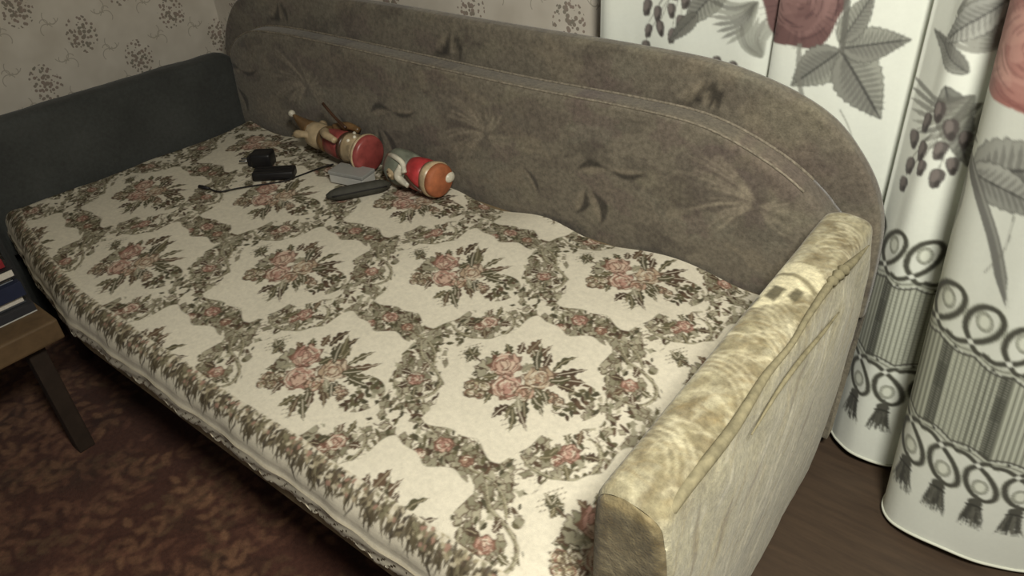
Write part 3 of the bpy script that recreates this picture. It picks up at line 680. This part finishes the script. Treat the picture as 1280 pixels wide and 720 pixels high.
def build_spread():
    nx = 860; xs = np.linspace(-2.497, -.332, nx)
    # profile from the backrest forwards, over the fold and down: (y, z), arc length v
    prof = [(1.462, -1.005), (1.30, -1.0), (.60, -1.0), (.52, -1.0)]
    r_ = .055; a = np.linspace(0, math.pi/2, 12)
    arc = [(.505-.0-r_*math.sin(q), -1.0-r_*(1-math.cos(q))) for q in a]
    down = [(.449, -1.062), (.445, -1.072)]
    P = np.array(prof+arc+down); d = np.r_[0, np.cumsum(np.linalg.norm(np.diff(P, axis=0), axis=1))]
    nv = 470; v = np.linspace(0, d[-1], nv); py = np.interp(v, d, P[:, 0]); pz = np.interp(v, d, P[:, 1])
    X, V_ = np.meshgrid(xs, v); Y = np.repeat(py[:, None], nx, 1); Z = np.repeat(pz[:, None], nx, 1)
    fy = 1.462-V_                                  # cloth coordinate continuing past the fold
    on = np.clip((Y-.47)/.05, 0, 1)
    Z = Z+on*(.012*fbm(X*2.5, Y*3, 1, 3)+.0035*np.sin(X*7+Y*12+3*vnoise(X*3, Y*3, 2)))
    bk = np.clip((Y-1.36)/.1, 0, 1); Z += bk*(.010*np.sin(X*17+2*vnoise(X*2, 0, 3))); Y = Y-bk*.006*(1+np.sin(X*13))
    # ends roll down a little at the left arm and front left corner
    le = np.clip((-2.44-X)/.057, 0, 1); Z -= .03*le**2*on
    Y = Y+.115*np.clip((-1.80-X)/.66, 0, 1)**1.3*np.clip((1.1-Y)/.6, 0, 1)
    # hanging folds on the front
    hang = np.clip((-1.0-pz)/.07, 0, 1)[:, None]
    Y -= hang*(.0025*np.sin(X*23+3*vnoise(X*3, 1, 5))+.0012*np.sin(X*61)+.001)
    Z += hang*(.007*vnoise(X*9, 2, 6))
    C = sp_.at((X-OX), (fy-OY))
    vf = (1.462-.505)-.0                           # border begins just before the fold
    bv = V_-(vf+.004)+.008*fbm(X*8, X*0, 9)
    m_ = (np.clip(bv/.003, 0, 1))[..., None]
    B = fp_.at(X % .35, np.clip(bv, 0, .199))
    C = C*(1-m_)+B*m_
    mott = (1+.05*fbm(X*6, Y*6, 12))[..., None]
    o = grid('bedspread', np.stack([X, Y, Z], -1), M_spread, None, C*mott, flip=True)
    tag(o, 'ivory tapestry bedspread woven with rose bouquets in leafy cartouches, lying on the sofa bed', 'bedspread')
    # lace edging: openwork mesh with scalloped points
    vs, fs = [], []
    nL = 700; lx = np.linspace(xs[0], xs[-1], nL); rows = 9
    ey = np.interp(lx, xs, Y[-1]); ez = np.interp(lx, xs, Z[-1])
    for j in range(rows):
        sc = .6+.4*np.abs(np.sin(lx*math.pi/.045))
        for i in range(nL): vs.append((lx[i], ey[i]-.002+.001*math.sin(lx[i]*40+j), ez[i]+.006-.040*(j/(rows-1))*(sc[i] if j == rows-1 else 1)))
    rr_ = random.Random(4)
    for j in range(rows-1):
        for i in range(nL-1):
            if 1 < j < rows-1 and ((i//2+j) % 4 == 0) and rr_.random() < .6: continue
            fs.append((j*nL+i, (j+1)*nL+i, (j+1)*nL+i+1, j*nL+i+1))
    mesh('lace_trim', vs, fs, M_lace, o)
    return o
M_lace = flat('cream_lace', (198, 190, 170), .9, .2, .08, 200)
spread = build_spread()

# ---------------------------------------------------------------- curtain
DK = (92, 92, 84)
def curtain_print():
    pr = Print(-1.05, 1.35, -1.52, .2, .0016, (228, 232, 222)); r = random.Random(31)
    G = [(120, 120, 112), (104, 104, 98), (136, 136, 128), (90, 88, 84)]
    def bleaf(x, z, a, L, w, light=(158, 160, 150), dark=(96, 96, 92), curve=0.0):
        t = np.linspace(0, 1, 26); wd = np.sin(np.pi*t**.7)*w*(1+.07*np.sin(t*60)); cu = curve*np.sin(np.pi*t)*L
        A, B = math.cos(a), math.sin(a); R_ = lambda p, q: (x+p*A-q*B, z+p*B+q*A)
        for sg, cc in ((1, light), (-1, tuple(int(v_*.88) for v_ in light))):
            pr.poly([R_(p*L, c+sg*q) for p, q, c in zip(t, wd, cu)]+[R_(p*L, c) for p, c in zip(t[::-1], cu[::-1])], cc)
        for k_ in range(11):
            q = .08+.8*k_/11
            for sg in (-1, 1):
                ww = math.sin(math.pi*q**.7)*w*.92; c0 = curve*math.sin(math.pi*q)*L
                pr.stroke([R_(q*L, c0), R_((q+.07)*L, c0+sg*ww*.55), R_((q+.11)*L, c0+sg*ww*.95)], w*.16, dark, .55, (1, .0))
        pr.stroke([R_(p*L, c) for p, c in zip(t, cu)], w*.11, (72, 72, 70), .9, (1, .1))
        ed = [R_(p*L, c+q) for p, q, c in zip(t, wd, cu)]; pr.stroke(ed, .0028, (84, 84, 80), .7)
        ed = [R_(p*L, c-q) for p, q, c in zip(t, wd, cu)]; pr.stroke(ed, .0028, (84, 84, 80), .7)
    def bell(x, z, a, s_=1.0):
        pr.ell(x, z, .012*s_, .021*s_, (84, 78, 76), .95, a, 3, .1, 18); pr.ell(x-.003, z+.004, .006*s_, .013*s_, (130, 122, 118), .8, a)
        pr.ell(x+.004, z-.012*s_, .005*s_, .009*s_, (70, 66, 64), .9, a)
    def berries(x, z):
        pts = [(-.005, .075), (.022, .045), (-.03, .045), (.048, .028), (-.052, .0), (.014, .0), (-.022, -.012), (.04, -.028), (-.045, -.055), (-.012, -.045), (.02, -.058), (-.05, -.10)]
        for dx, dz in pts:
            pr.stroke(catmull([(x+.06, z+.1), (x+.02+dx*.5, z+.06+dz*.5), (x+dx, z+dz+.02)], 5), .0022, (110, 110, 102), .8)
        for dx, dz in pts: bell(x+dx, z+dz, r.uniform(-.3, .3)*1, r.uniform(.85, 1.1))
    def bigrose(x, z, s_=1.0, pink=False):
        base = (176, 122, 114) if pink else (112, 86, 84); lt = (214, 168, 156) if pink else (146, 116, 112); dk = (138, 88, 84) if pink else (72, 54, 56)
        pr.ell(x, z, .082*s_, .088*s_, base, 1, 0, 5, .07, 40)
        for k_ in range(34):
            a = r.uniform(0, 6.28); q = r.uniform(.1, .8)
            pr.ell(x+q*.08*s_*math.cos(a), z+q*.085*s_*math.sin(a), .032*s_, .018*s_, lt if k_ % 2 else base, .5, a+1.57, 3, .15, 18)
        for k_ in range(30):
            a = r.uniform(0, 6.28); q = r.uniform(.15, .95)*.08*s_
            pr.stroke([(x+q*math.cos(a+w_), z+q*1.05*math.sin(a+w_)) for w_ in np.linspace(0, r.uniform(.4, 1.2), 8)], .003, dk, .6, (.1, .1))
        for k_ in range(60):
            a = r.uniform(0, 6.28)
            pr.stroke([(x+q*.09*s_*math.cos(a), z+q*.09*s_*math.sin(a)) for q in (.6, .8, .97)], .0016, dk, .4)
    def spray(x, z, a, n=7, L=.13):
        for k_ in range(n):
            b_ = a+(k_-n/2)*.16; pr.stroke(catmull([(x, z), (x+L*.5*math.cos(b_), z+L*.5*math.sin(b_)), (x+L*math.cos(b_-.3), z+L*math.sin(b_-.3))], 6), .010, r.choice([(150, 152, 142), (128, 128, 120), (104, 104, 98)]), .75, (.3, .05))
    def motif(u, dz, pink, sc=1.0):
        # u = left edge of the repeat
        berries(u+.16, -.44+dz)
        bleaf(u+.30, -.36+dz, -2.25, .15, .034); bleaf(u+.24, -.44+dz, -2.3, .10, .018, (130, 130, 122))
        spray(u+.38, -.40+dz, -2.3, 8, .12); spray(u+.40, -.52+dz, 2.2, 8, .09)
        bell(u+.30, -.55+dz, .2); bell(u+.34, -.555+dz, -.2)
        bigrose(u+.475, -.385+dz, 1.12, pink)
        bleaf(u+.575, -.475+dz, -2.35, .125, .042); bleaf(u+.578, -.478+dz, -.85, .175, .052); bleaf(u+.575, -.47+dz, .22, .14, .036)
        bleaf(u+.57, -.46+dz, 1.15, .12, .028)
        pr.stroke(catmull([(u+.56, -.30+dz), (u+.572, -.42+dz), (u+.577, -.48+dz)], 8), .013, (104, 104, 98), .9)
        pr.stroke(catmull([(u+.49, -.47+dz), (u+.50, -.54+dz), (u+.53, -.62+dz)], 8), .010, (128, 128, 120), .8)
        pr.stroke(catmull([(u+.60, -.60+dz), (u+.63, -.64+dz), (u+.66, -.70+dz)], 8), .003, (120, 120, 112), .7)
    motif(-.98, 0, False)
    # second repeat, strip between the folds: lower berries and spray
    bleaf(.07, -.49, 2.0, -.17, .030, (146, 148, 140)); spray(.12, -.50, -2.2, 8, .14)
    spray(.05, -.36, .4, 9, .13); bell(.055, -.43, .4, 1.15); bleaf(.10, -.46, 2.6, .11, .02, (150, 152, 144)); spray(.16, -.40, 2.9, 9, .12); bleaf(.13, -.33, -2.4, .13, .03, (176, 178, 170)); spray(.14, -.58, 1.2, 7, .09)
    berries(.075, -.615)
    # right strip
    bigrose(.275, -.37, 1.15, True)
    bleaf(.225, -.60, .55, .19, .05, (168, 170, 162)); bleaf(.22, -.60, .05, .15, .036, (176, 178, 170))
    bleaf(.44, -.5, .5, .18, .05); berries(.50, -.60)
    t = np.linspace(0, 1, 30)
    c_ = catmull([(.20, -.57), (.245, -.62), (.295, -.70), (.335, -.80)], 8)
    pr.stroke(c_, .022, (112, 112, 108), .95, (.2, .0)); pr.stroke(c_+np.array([.004, .003]), .005, (160, 162, 154), .8, (.2, .0))
    pr.stroke(catmull([(.20, -.55), (.215, -.66), (.20, -.76), (.17, -.84)], 8), .014, (148, 150, 142), .8, (.2, 0))
    for (x, z, x2, z2) in ((.31, -.63, .29, -.76), (.40, -.62, .41, -.74), (.36, -.60, .405, -.66)): pr.stroke(catmull([(x, z), ((x+x2)/2+.01, (z+z2)/2), (x2, z2)], 6), .0022, (120, 120, 112), .8)
    bigrose(.95, -.40, 1, True); bleaf(.8, -.5, -.8, .18, .05); bleaf(1.05, -.5, -.8, .18, .05); berries(.70, -.45)
    # ---- border
    PU = .0665; u0 = -1.0; n = int(2.3/PU)
    ZT, ZB = -.935, -1.155
    def scal(zc, amp, up, k0=.045):   # scallop line, cusps between loops
        uu = np.linspace(u0, u0+n*PU, n*12); ph = ((uu-k0)/PU) % 1.0
        return np.stack([uu, zc+(-1 if up else 1)*amp*(1-np.abs(2*ph-1)**1.7)*-1*(-1)], 1)
    # striped band
    pts_t = scal(ZT, .012, True); pts_b = scal(ZB, .012, False)
    pr.poly(np.concatenate([pts_t, pts_b[::-1]]), (196, 200, 184))
    zt = pts_t[:, 1]
    du = PU/7
    k_ = 0; uu = u0
    while uu < u0+n*PU:
        kk = k_ % 22
        def zr(off=0): return (ZB-.004, ZT+.004)
        a, b_ = zr()
        if kk in (0, 1, 11, 12):      # wide dark ladder stripes
            pr.poly([(uu, a), (uu+du, a), (uu+du, b_), (uu, b_)], (74, 76, 68))
            for q in range(36):
                zq = a+(b_-a)*q/36; pr.poly([(uu+du*.2, zq), (uu+du*.8, zq), (uu+du*.8, zq+.0025), (uu+du*.2, zq+.0025)], (150, 152, 140), .8)
        elif kk < 11:
            pr.poly([(uu, a), (uu+du*.38, a), (uu+du*.38, b_), (uu, b_)], (92, 94, 84), .95)
            for q in range(30): 
                zq = a+(b_-a)*q/30; pr.poly([(uu+du*.6, zq), (uu+du*.9, zq), (uu+du*.9, zq+.003), (uu+du*.6, zq+.003)], (128, 130, 118), .7)
        else:
            pr.poly([(uu, a), (uu+du*.55, a), (uu+du*.55, b_), (uu, b_)], (116, 118, 106), .9)
        uu += du; k_ += 1
    for P in (pts_t, pts_b):
        pr.stroke(P, .005, (82, 82, 74), .95)
    for sgn, P in ((1, pts_t), (-1, pts_b)):
        pr.stroke(P+np.array([0, sgn*.008]), .006, (196, 200, 186), 1); pr.stroke(P+np.array([0, sgn*.013]), .004, (120, 122, 110), .9); pr.stroke(P+np.array([0, sgn*.018]), .004, (190, 194, 180), .9)
    def loops(zc, sgn):
        for k_ in range(n):
            cx = .045+PU*(k_-15)
            th = np.linspace(-math.pi*.5-2.55, -math.pi*.5+2.55, 40)
            # cord: swings along the scallop, round the loop and on
            lx = cx+.030*np.cos(th)*1.0; lz = zc+sgn*(.038*np.sin(th)*-1)
            P = [(cx-PU*.60, zc-sgn*.056), (cx-PU*.28, zc-sgn*.060), (cx-.002, zc-sgn*.050), (cx+.017, zc-sgn*.030), (cx+.026, zc-sgn*.004), (cx+.022, zc+sgn*.022), (cx+.004, zc+sgn*.036), (cx-.017, zc+sgn*.028), (cx-.026, zc+sgn*.004), (cx-.020, zc-sgn*.024), (cx-.002, zc-sgn*.044), (cx+PU*.28, zc-sgn*.060), (cx+PU*.60, zc-sgn*.056)]
            # alternate over/under crossing
            P = [(x_+.30*sgn*(z_-zc), zc+(z_-zc)*1.12) for x_, z_ in P]; P = catmull(P, 6)
            pr.stroke(P, .0140, (176, 180, 166), .9); pr.stroke(P, .0098, (80, 80, 72), 1)
            pr.ell(cx, zc+sgn*.004, .0150, .022, (150, 152, 140), 1); pr.ell(cx, zc+sgn*.004, .0128, .019, (196, 200, 186), 1)
            for q in range(16):
                a = q*math.pi/8; pr.ell(cx+.0112*math.cos(a), zc+sgn*.004+.0165*math.sin(a), .0018, .0018, (120, 122, 110), .9, 0, n=6)
            pr.ell(cx, zc+sgn*.004, .0080, .0125, (226, 230, 216), 1)
            pr.ell(cx+PU/2, (ZT if sgn > 0 else ZB)+sgn*-.004, .0035, .0035, (60, 60, 54), 1, n=8)
    loops(-.856, 1); loops(-1.233, -1)
    for k_ in range(n):
        cx = .045+PU*(k_-15); z = -1.272
        pr.stroke([(cx, z+.012), (cx, z-.004)], .004, DK)
        pr.ell(cx, z-.015, .013, .013, (84, 84, 76)); pr.ell(cx, z-.027, .016, .006, (60, 60, 54))
        for q in range(26):
            a = (q/25-.5); L = r.uniform(.055, .072)
            pr.stroke([(cx+a*.022, z-.028), (cx+a*.034+r.uniform(-.003, .003), z-.028-L*.6), (cx+a*.046+r.uniform(-.004, .004), z-.028-L)], .0035, r.choice([(74, 74, 68), (92, 92, 84), (112, 112, 102), (66, 66, 60)]), .95, (1, .2))
    pr.blur(1); return pr
cp_ = curtain_print()
def build_curtain():
    # (u, x_top, y_top, x_bottom, y_bottom) of the folds, top at z=-.3, bottom at the hem
    K = [(-1.0, -1.005, 1.640, -1.005, 1.655), (-.98, -.975, 1.632, -.975, 1.645), (-.9, -.90, 1.640, -.90, 1.650), (-.8, -.80, 1.636, -.80, 1.648), (-.70, -.70, 1.642, -.70, 1.655), (-.60, -.60, 1.640, -.60, 1.655),
         (-.565, -.556, 1.650, -.556, 1.662), (-.545, -.548, 1.630, -.545, 1.640), (-.50, -.50, 1.622, -.50, 1.635), (-.40, -.40, 1.630, -.40, 1.640), (-.30, -.31, 1.642, -.31, 1.652), (-.24, -.262, 1.650, -.25, 1.655),
         (-.12, -.225, 1.672, -.19, 1.668), (-.03, -.255, 1.625, -.222, 1.625), (.0, -.246, 1.612, -.212, 1.612), (.03, -.216, 1.580, -.190, 1.585), (.07, -.192, 1.552, -.150, 1.560), (.11, -.150, 1.555, -.105, 1.560), (.145, -.118, 1.575, -.062, 1.575), (.165, -.100, 1.600, -.032, 1.60), (.18, -.09, 1.60, -.022, 1.60),
         (.195, -.105, 1.56, -.025, 1.54), (.205, -.124, 1.52, -.036, 1.48), (.22, -.118, 1.475, -.030, 1.435), (.25, -.092, 1.432, .000, 1.40), (.30, -.040, 1.38, .055, 1.382), (.35, .010, 1.325, .112, 1.380), (.40, .055, 1.29, .168, 1.390), (.46, .105, 1.28, .235, 1.42), (.52, .155, 1.30, .295, 1.445), (.58, .21, 1.36, .355, 1.44), (.66, .28, 1.40, .43, 1.39), (.74, .35, 1.48, .51, 1.37), (.82, .42, 1.54, .58, 1.42), (.90, .49, 1.58, .65, 1.47), (.98, .56, 1.53, .73, 1.43), (1.08, .65, 1.49, .83, 1.38), (1.18, .74, 1.55, .92, 1.46), (1.28, .83, 1.6, 1.01, 1.5)]
    K = np.array(K); KK = catmull(K, 24); u = KK[:, 0]
    # resample by u roughly even in arc
    dd = np.r_[0, np.cumsum(np.hypot(np.diff(KK[:, 3]), np.diff(KK[:, 4]))+.0006)]
    s_ = np.linspace(0, dd[-1], 800); Q = np.stack([np.interp(s_, dd, KK[:, c]) for c in range(5)], 1)
    zs = np.concatenate([np.linspace(1.15, -.24, 30), np.linspace(-.245, -1.478, 470)])
    z0, z1 = -.3, -1.478
    T = np.clip((zs-z0)/(z1-z0), -.25, 1)[:, None]
    X = Q[None, :, 1]+(Q[None, :, 3]-Q[None, :, 1])*T; Y = Q[None, :, 2]+(Q[None, :, 4]-Q[None, :, 2])*T**1.0
    U = np.repeat(Q[None, :, 0], len(zs), 0); Z = np.repeat(zs[:, None], Q.shape[0], 1)
    Z = Z+.0*U
    hem = np.clip((-1.3-Z)/.2, 0, 1); Z += hem*.010*np.sin(U*23)
    Y = Y+.004*fbm(U*6, Z*2.2, 2)
    C = cp_.at(U, Z)
    C = np.where((Z > -.25)[..., None], lin((228, 232, 222))[None, None], C)
    o = grid('curtain', np.stack([X, Y, Z], -1), M_curtain, None, C)
    md = o.modifiers.new('cloth', 'SOLIDIFY'); md.thickness = .0012; md.offset = 1
    tag(o, 'long white curtain printed with grey leaves, dull red roses and a looped tassel border', 'curtain')
    # hem roll
    i = -1; tube('hem', np.stack([X[i, ::2], Y[i, ::2]-.001, Z[i, ::2]+.003], 1), .0035, M_hem, o, 6)
M_hem = flat('hem_cloth', (206, 208, 194), .8, .2, .04)
build_curtain()
rod = tube('curtain_rod', [(-1.05, 1.62, 1.165), (1.2, 1.62, 1.165)], .014, M_darkwood, None, 12)
tag(rod, 'dark wooden curtain rod above the window curtain', 'curtain rod')
for x in (-.98, 1.1): tube('bracket', [(x, YB, 1.165), (x, 1.60, 1.165)], .01, M_darkwood, rod, 8)

# ---------------------------------------------------------------- stool with books, front left
M_benchleg = flat('bench_leg_wood', (52, 42, 34), .7, .3, .2, 30)
stool = empty('wooden_bench', (-2.2, .15, FZ), 'low brown wooden bench carrying a book stack beside the bed front', 'bench')
V, F = box_vf(-2.7, -1.835, -.35, .425, -1.105, -1.045, .006); mesh('seat', V, F, M_wood, stool, smooth=False)
for x, y in ((-1.90, .36), (-2.62, .36), (-1.90, -.28), (-2.62, -.28)):
    V, F = box_vf(x-.022, x+.022, y-.022, y+.022, FZ+.013, -1.106, .004); mesh('leg', V, F, M_benchleg, stool, smooth=False)
zt = -1.0445
M_page = flat('page_edges', (205, 198, 186), .9, .2, .1, 300)
books = [((46, 46, 50), .026, .012, 'dark grey softcover book at the bottom of the stack on the bench', 'book', False),
         ((60, 62, 66), .022, -.004, 'grey book second from the bottom of the stack', 'book', True),
         ((34, 40, 62), .040, .006, 'thick dark blue book in the middle of the stack', 'book', False),
         ((120, 124, 130), .012, -.01, 'thin pale grey booklet on the dark blue book', 'booklet', True),
         ((30, 30, 34), .026, .004, 'black book just under the red one', 'book', True),
         ((130, 34, 40), .022, -.012, 'red book on top of the stack', 'book', False)]
for i, (c, th, off, lab, cat, wide) in enumerate(books):
    mcov = flat('book_cover_%d' % i, c, .5, .4, .1)
    e = empty('book' if cat == 'book' else 'booklet', (-2.05, .25, zt+th/2), lab, cat, 'stack of books on the bench')
    x0, x1, y0, y1 = -2.20+off, -1.925+off, .0+off, .405+off*.6
    ct = .0035
    obox('pages', ((x0+x1)/2, (y0+y1)/2, zt+th/2), ((x1-x0)/2-.003, (y1-y0)/2-.003, th/2-ct), 0, M_page, e, .0005)
    obox('front_cover', ((x0+x1)/2, (y0+y1)/2, zt+th-ct/2), ((x1-x0)/2, (y1-y0)/2, ct/2), 0, mcov, e, .0006)
    obox('back_cover', ((x0+x1)/2, (y0+y1)/2, zt+ct/2), ((x1-x0)/2, (y1-y0)/2, ct/2), 0, M_silver_side if i == 0 else mcov, e, .0006)
    if not wide: obox('spine', (x1-.002, (y0+y1)/2, zt+th/2), (.002, (y1-y0)/2, th/2-ct), 0, mcov, e, .0004)
    zt += th+.0012

# ---------------------------------------------------------------- small things on the bed
BZ = -.994
def gl(name, rgb, rough=.34): return flat(name, rgb, rough, .5, .34, 26)
G_red, G_cream, G_gold, G_green, G_orange, G_white, G_brown, G_rose = gl('red_glaze', (146, 70, 66)), gl('cream_glaze', (178, 158, 126)), gl('gold_brown_glaze', (110, 84, 54)), gl('grey_green_glaze', (122, 126, 112)), gl('orange_clay', (160, 94, 60), .7), gl('white_glaze', (210, 204, 186)), gl('dark_brown_glaze', (70, 48, 34)), gl('bright_red_glaze', (178, 58, 60))
def figurine_far():
    c = Vector((-1.69, 1.388, BZ+.066)); ax = Vector((-1, .03, .02)).normalized()
    e = empty('figurine', (-1.85, 1.41, BZ), 'painted red and cream plaster figurine lying with its round red base towards the window', 'figurine')
    lathe('base', c, ax, [(-.004, .052), (.0, .059), (.012, .062), (.02, .060)], G_red, e)
    lathe('base_rim', c, ax, [(.012, .0625), (.018, .064), (.024, .062)], G_cream, e)
    lathe('skirt', c, ax, [(.022, .058), (.05, .050), (.08, .052), (.10, .046)], G_cream, e, wob=.05)
    lathe('belt', c, ax, [(.096, .047), (.104, .050), (.112, .047)], G_brown, e)
    lathe('body', c, ax, [(.105, .044), (.14, .048), (.18, .044), (.21, .034)], G_red, e, wob=.06)
    lathe('collar', c, ax, [(.19, .042), (.205, .046), (.22, .040)], G_gold, e)
    lathe('head', c, ax, [(.205, .02), (.22, .036), (.25, .045), (.28, .042), (.305, .028), (.318, .008)], G_cream, e)
    a = ax.cross(Vector((0, 0, 1))).normalized(); up = Vector((0, 0, 1))
    for sg in (-1, 1):
        p = [c+ax*.19+up*.035+a*sg*.02, c+ax*.15+up*.045+a*sg*.045, c+ax*.10+up*.04+a*sg*.05]
        q = catmull([tuple(v_) for v_ in p], 6); tube('arm', q, np.linspace(.017, .010, len(q)), G_gold if sg > 0 else G_cream, e, 10)
    q = catmull([tuple(c+ax*.29+up*.01), tuple(c+ax*.34+up*.025), tuple(c+ax*.385+up*.045)], 6); tube('cap', q, np.linspace(.034, .004, len(q)), G_gold, e, 14)
    ball('pompom', tuple(c+ax*.39+up*.047), .012, G_white, e)
    for sg in (-1, 1):
        q = catmull([tuple(c+ax*.26+a*sg*.03+up*.01), tuple(c+ax*.29+a*sg*.05+up*.015), tuple(c+ax*.33+a*sg*.055+up*.0)], 5); tube('ear', q, np.array([.012]*5+[.014]*3+[.003]*3)[:len(q)], G_cream, e, 8)
    # crook held alongside
    q = catmull([tuple(c+ax*.10+up*.065), tuple(c+ax*.15+up*.09), tuple(c+ax*.20+up*.125)], 6); tube('staff', q, .005, G_brown, e, 8)
    for k_, (d, s2) in enumerate(((.06, .6), (.075, -.2), (.05, .2))): ball('button', tuple(c+ax*d+up*.051*math.cos(s2)-a*.051*math.sin(s2)), .006, G_white, e)
figurine_far()
def figurine_near():
    c = Vector((-1.385, 1.385, BZ+.056)); ax = Vector((-1, .06, .0)).normalized()
    e = empty('figurine', (-1.5, 1.39, BZ), 'painted plaster figurine in a grey green cloak lying with its orange unglazed base outwards', 'figurine')
    lathe('base', c, ax, [(-.006, .046), (.0, .052), (.02, .053)], G_orange, e, sq=.97)
    lathe('base_rim', c, ax, [(.014, .0545), (.03, .055), (.045, .050)], G_cream, e, wob=.03)
    lathe('tunic', c, ax, [(.04, .048), (.075, .052), (.10, .050), (.12, .042)], G_rose, e, wob=.04)
    lathe('cloak', c, ax, [(.11, .045), (.13, .052), (.16, .057), (.19, .054), (.215, .040), (.23, .018)], G_green, e, wob=.05)
    a = ax.cross(Vector((0, 0, 1))).normalized(); up = Vector((0, 0, 1))
    fc = c+ax*.165-up*.004+(-a if (-a).y < 0 else a)*.04
    ball('face', tuple(fc), .024, G_cream, e, (1, .8, 1)); ball('nose', tuple(fc+Vector((.006, -.02, 0))), .006, G_cream, e)
    for s_ in (-1, 1): ball('eye', tuple(fc+Vector((-.006, -.0175, .009*s_))), .003, G_brown, e)
    q = catmull([tuple(c+ax*.12+up*.03+Vector((0, -.04, 0))), tuple(c+ax*.13+up*.0+Vector((0, -.056, 0))), tuple(c+ax*.09-up*.02+Vector((0, -.05, 0)))], 6); tube('arm', q, np.linspace(.014, .010, len(q)), G_white, e, 10)
    q = catmull([tuple(c+ax*.20+up*.038+Vector((0, -.02, 0))), tuple(c+ax*.16+up*.05+Vector((0, -.035, 0))), tuple(c+ax*.12+up*.042+Vector((0, -.04, 0))), tuple(c+ax*.10+up*.02+Vector((0, -.053, 0)))], 6); tube('hood_edge', q, .008, G_white, e, 10)
    q = catmull([tuple(c+ax*.10+up*.01+Vector((0, -.052, 0))), tuple(c+ax*.07-up*.01+Vector((0, -.053, 0))), tuple(c+ax*.04-up*.03+Vector((0, -.044, 0)))], 6); tube('belt', q, .005, G_brown, e, 8)
    ball('boot', tuple(c+Vector((.0, .035, -.0))), .018, G_white, e, (1, 1.2, 1))
figurine_near()

pl = empty('plug_adapter', (-2.05, 1.235, BZ), 'small black plug adapter with two metal prongs on the bedspread', 'adapter')
ang = math.radians(36)
obox('case', (-2.05, 1.232, BZ+.026), (.034, .03, .024), ang, M_black, pl, .008, smooth=True)
d = Vector((-math.cos(ang), -math.sin(ang), 0)); nn = Vector((-d.y, d.x, 0)); c = Vector((-2.05, 1.232, BZ+.022))
obox('collar', tuple(c+d*.04), (.008, .02, .016), ang, M_black, pl, .003)
for sg in (-1, 1): tube('prong', [tuple(c+d*.046+nn*sg*.010), tuple(c+d*.078+nn*sg*.010)], .0035, M_steel, pl, 8)

br = empty('power_adapter', (-1.94, 1.19, BZ), 'long black power adapter lying with its thin cable between plug and silver box', 'adapter')
ang = math.radians(40)
obox('case', (-1.94, 1.193, BZ+.016), (.066, .029, .014), ang, M_black, br, .006, smooth=True)
obox('label_groove', (-1.94, 1.193, BZ+.0305), (.056, .004, .0008), ang, M_cable, br, 0)
for k_, off in enumerate((-.012, .012)):
    d = Vector((math.cos(ang), math.sin(ang), 0)); nn = Vector((-d.y, d.x, 0)); p = Vector((-1.94, 1.193, BZ+.0305))+nn*off
    obox('rib', tuple(p), (.058, .0022, .0012), ang, M_black, br, 0)
q = catmull([(-2.046, 1.018, BZ+.005), (-2.002, 1.026, BZ+.003), (-1.974, 1.071, BZ+.003), (-1.945, 1.112, BZ+.003), (-1.915, 1.150, BZ+.003), (-1.886, 1.19, BZ+.004), (-1.878, 1.235, BZ+.004), (-1.866, 1.315, BZ+.004), (-1.85, 1.36, BZ+.005)], 8)
tube('cable', q, .0026, M_cable, br, 8)
tube('jack', [(-2.085, 1.008, BZ+.006), (-2.07, 1.012, BZ+.006), (-2.045, 1.018, BZ+.006)], np.array([.006, .0065, .004]), M_black, br, 10)

sv = empty('silver_box', (-1.70, 1.31, BZ), 'flat silver grey box with pale edges beside the red figurine base', 'box')
ang = math.radians(12); obox('lid', (-1.70, 1.312, BZ+.036), (.066, .035, .006), ang, M_silver, sv, .003, smooth=False)
obox('body', (-1.70, 1.312, BZ+.016), (.064, .033, .0138), ang, M_silver_side, sv, .003)

cs = empty('glasses_case', (-1.61, 1.26, BZ), 'long dark olive grey case with rounded ends in front of the silver box', 'case')
p0, p1 = np.array([-1.665, 1.175, BZ+.017]), np.array([-1.56, 1.345, BZ+.017]); tt = np.linspace(0, 1, 14)
tube('shell', [p0+(p1-p0)*t_ for t_ in tt], .021*np.clip(1-np.abs(2*tt-1)**7, .25, 1), M_case, cs, 14)
dd_ = (p1-p0)/np.linalg.norm(p1-p0); s0 = np.array([dd_[1], -dd_[0], 0])
tube('seam', [p0+(p1-p0)*t_+s0*.020+np.array([0, 0, .004]) for t_ in tt[1:-1]], .002, M_cable, cs, 6)
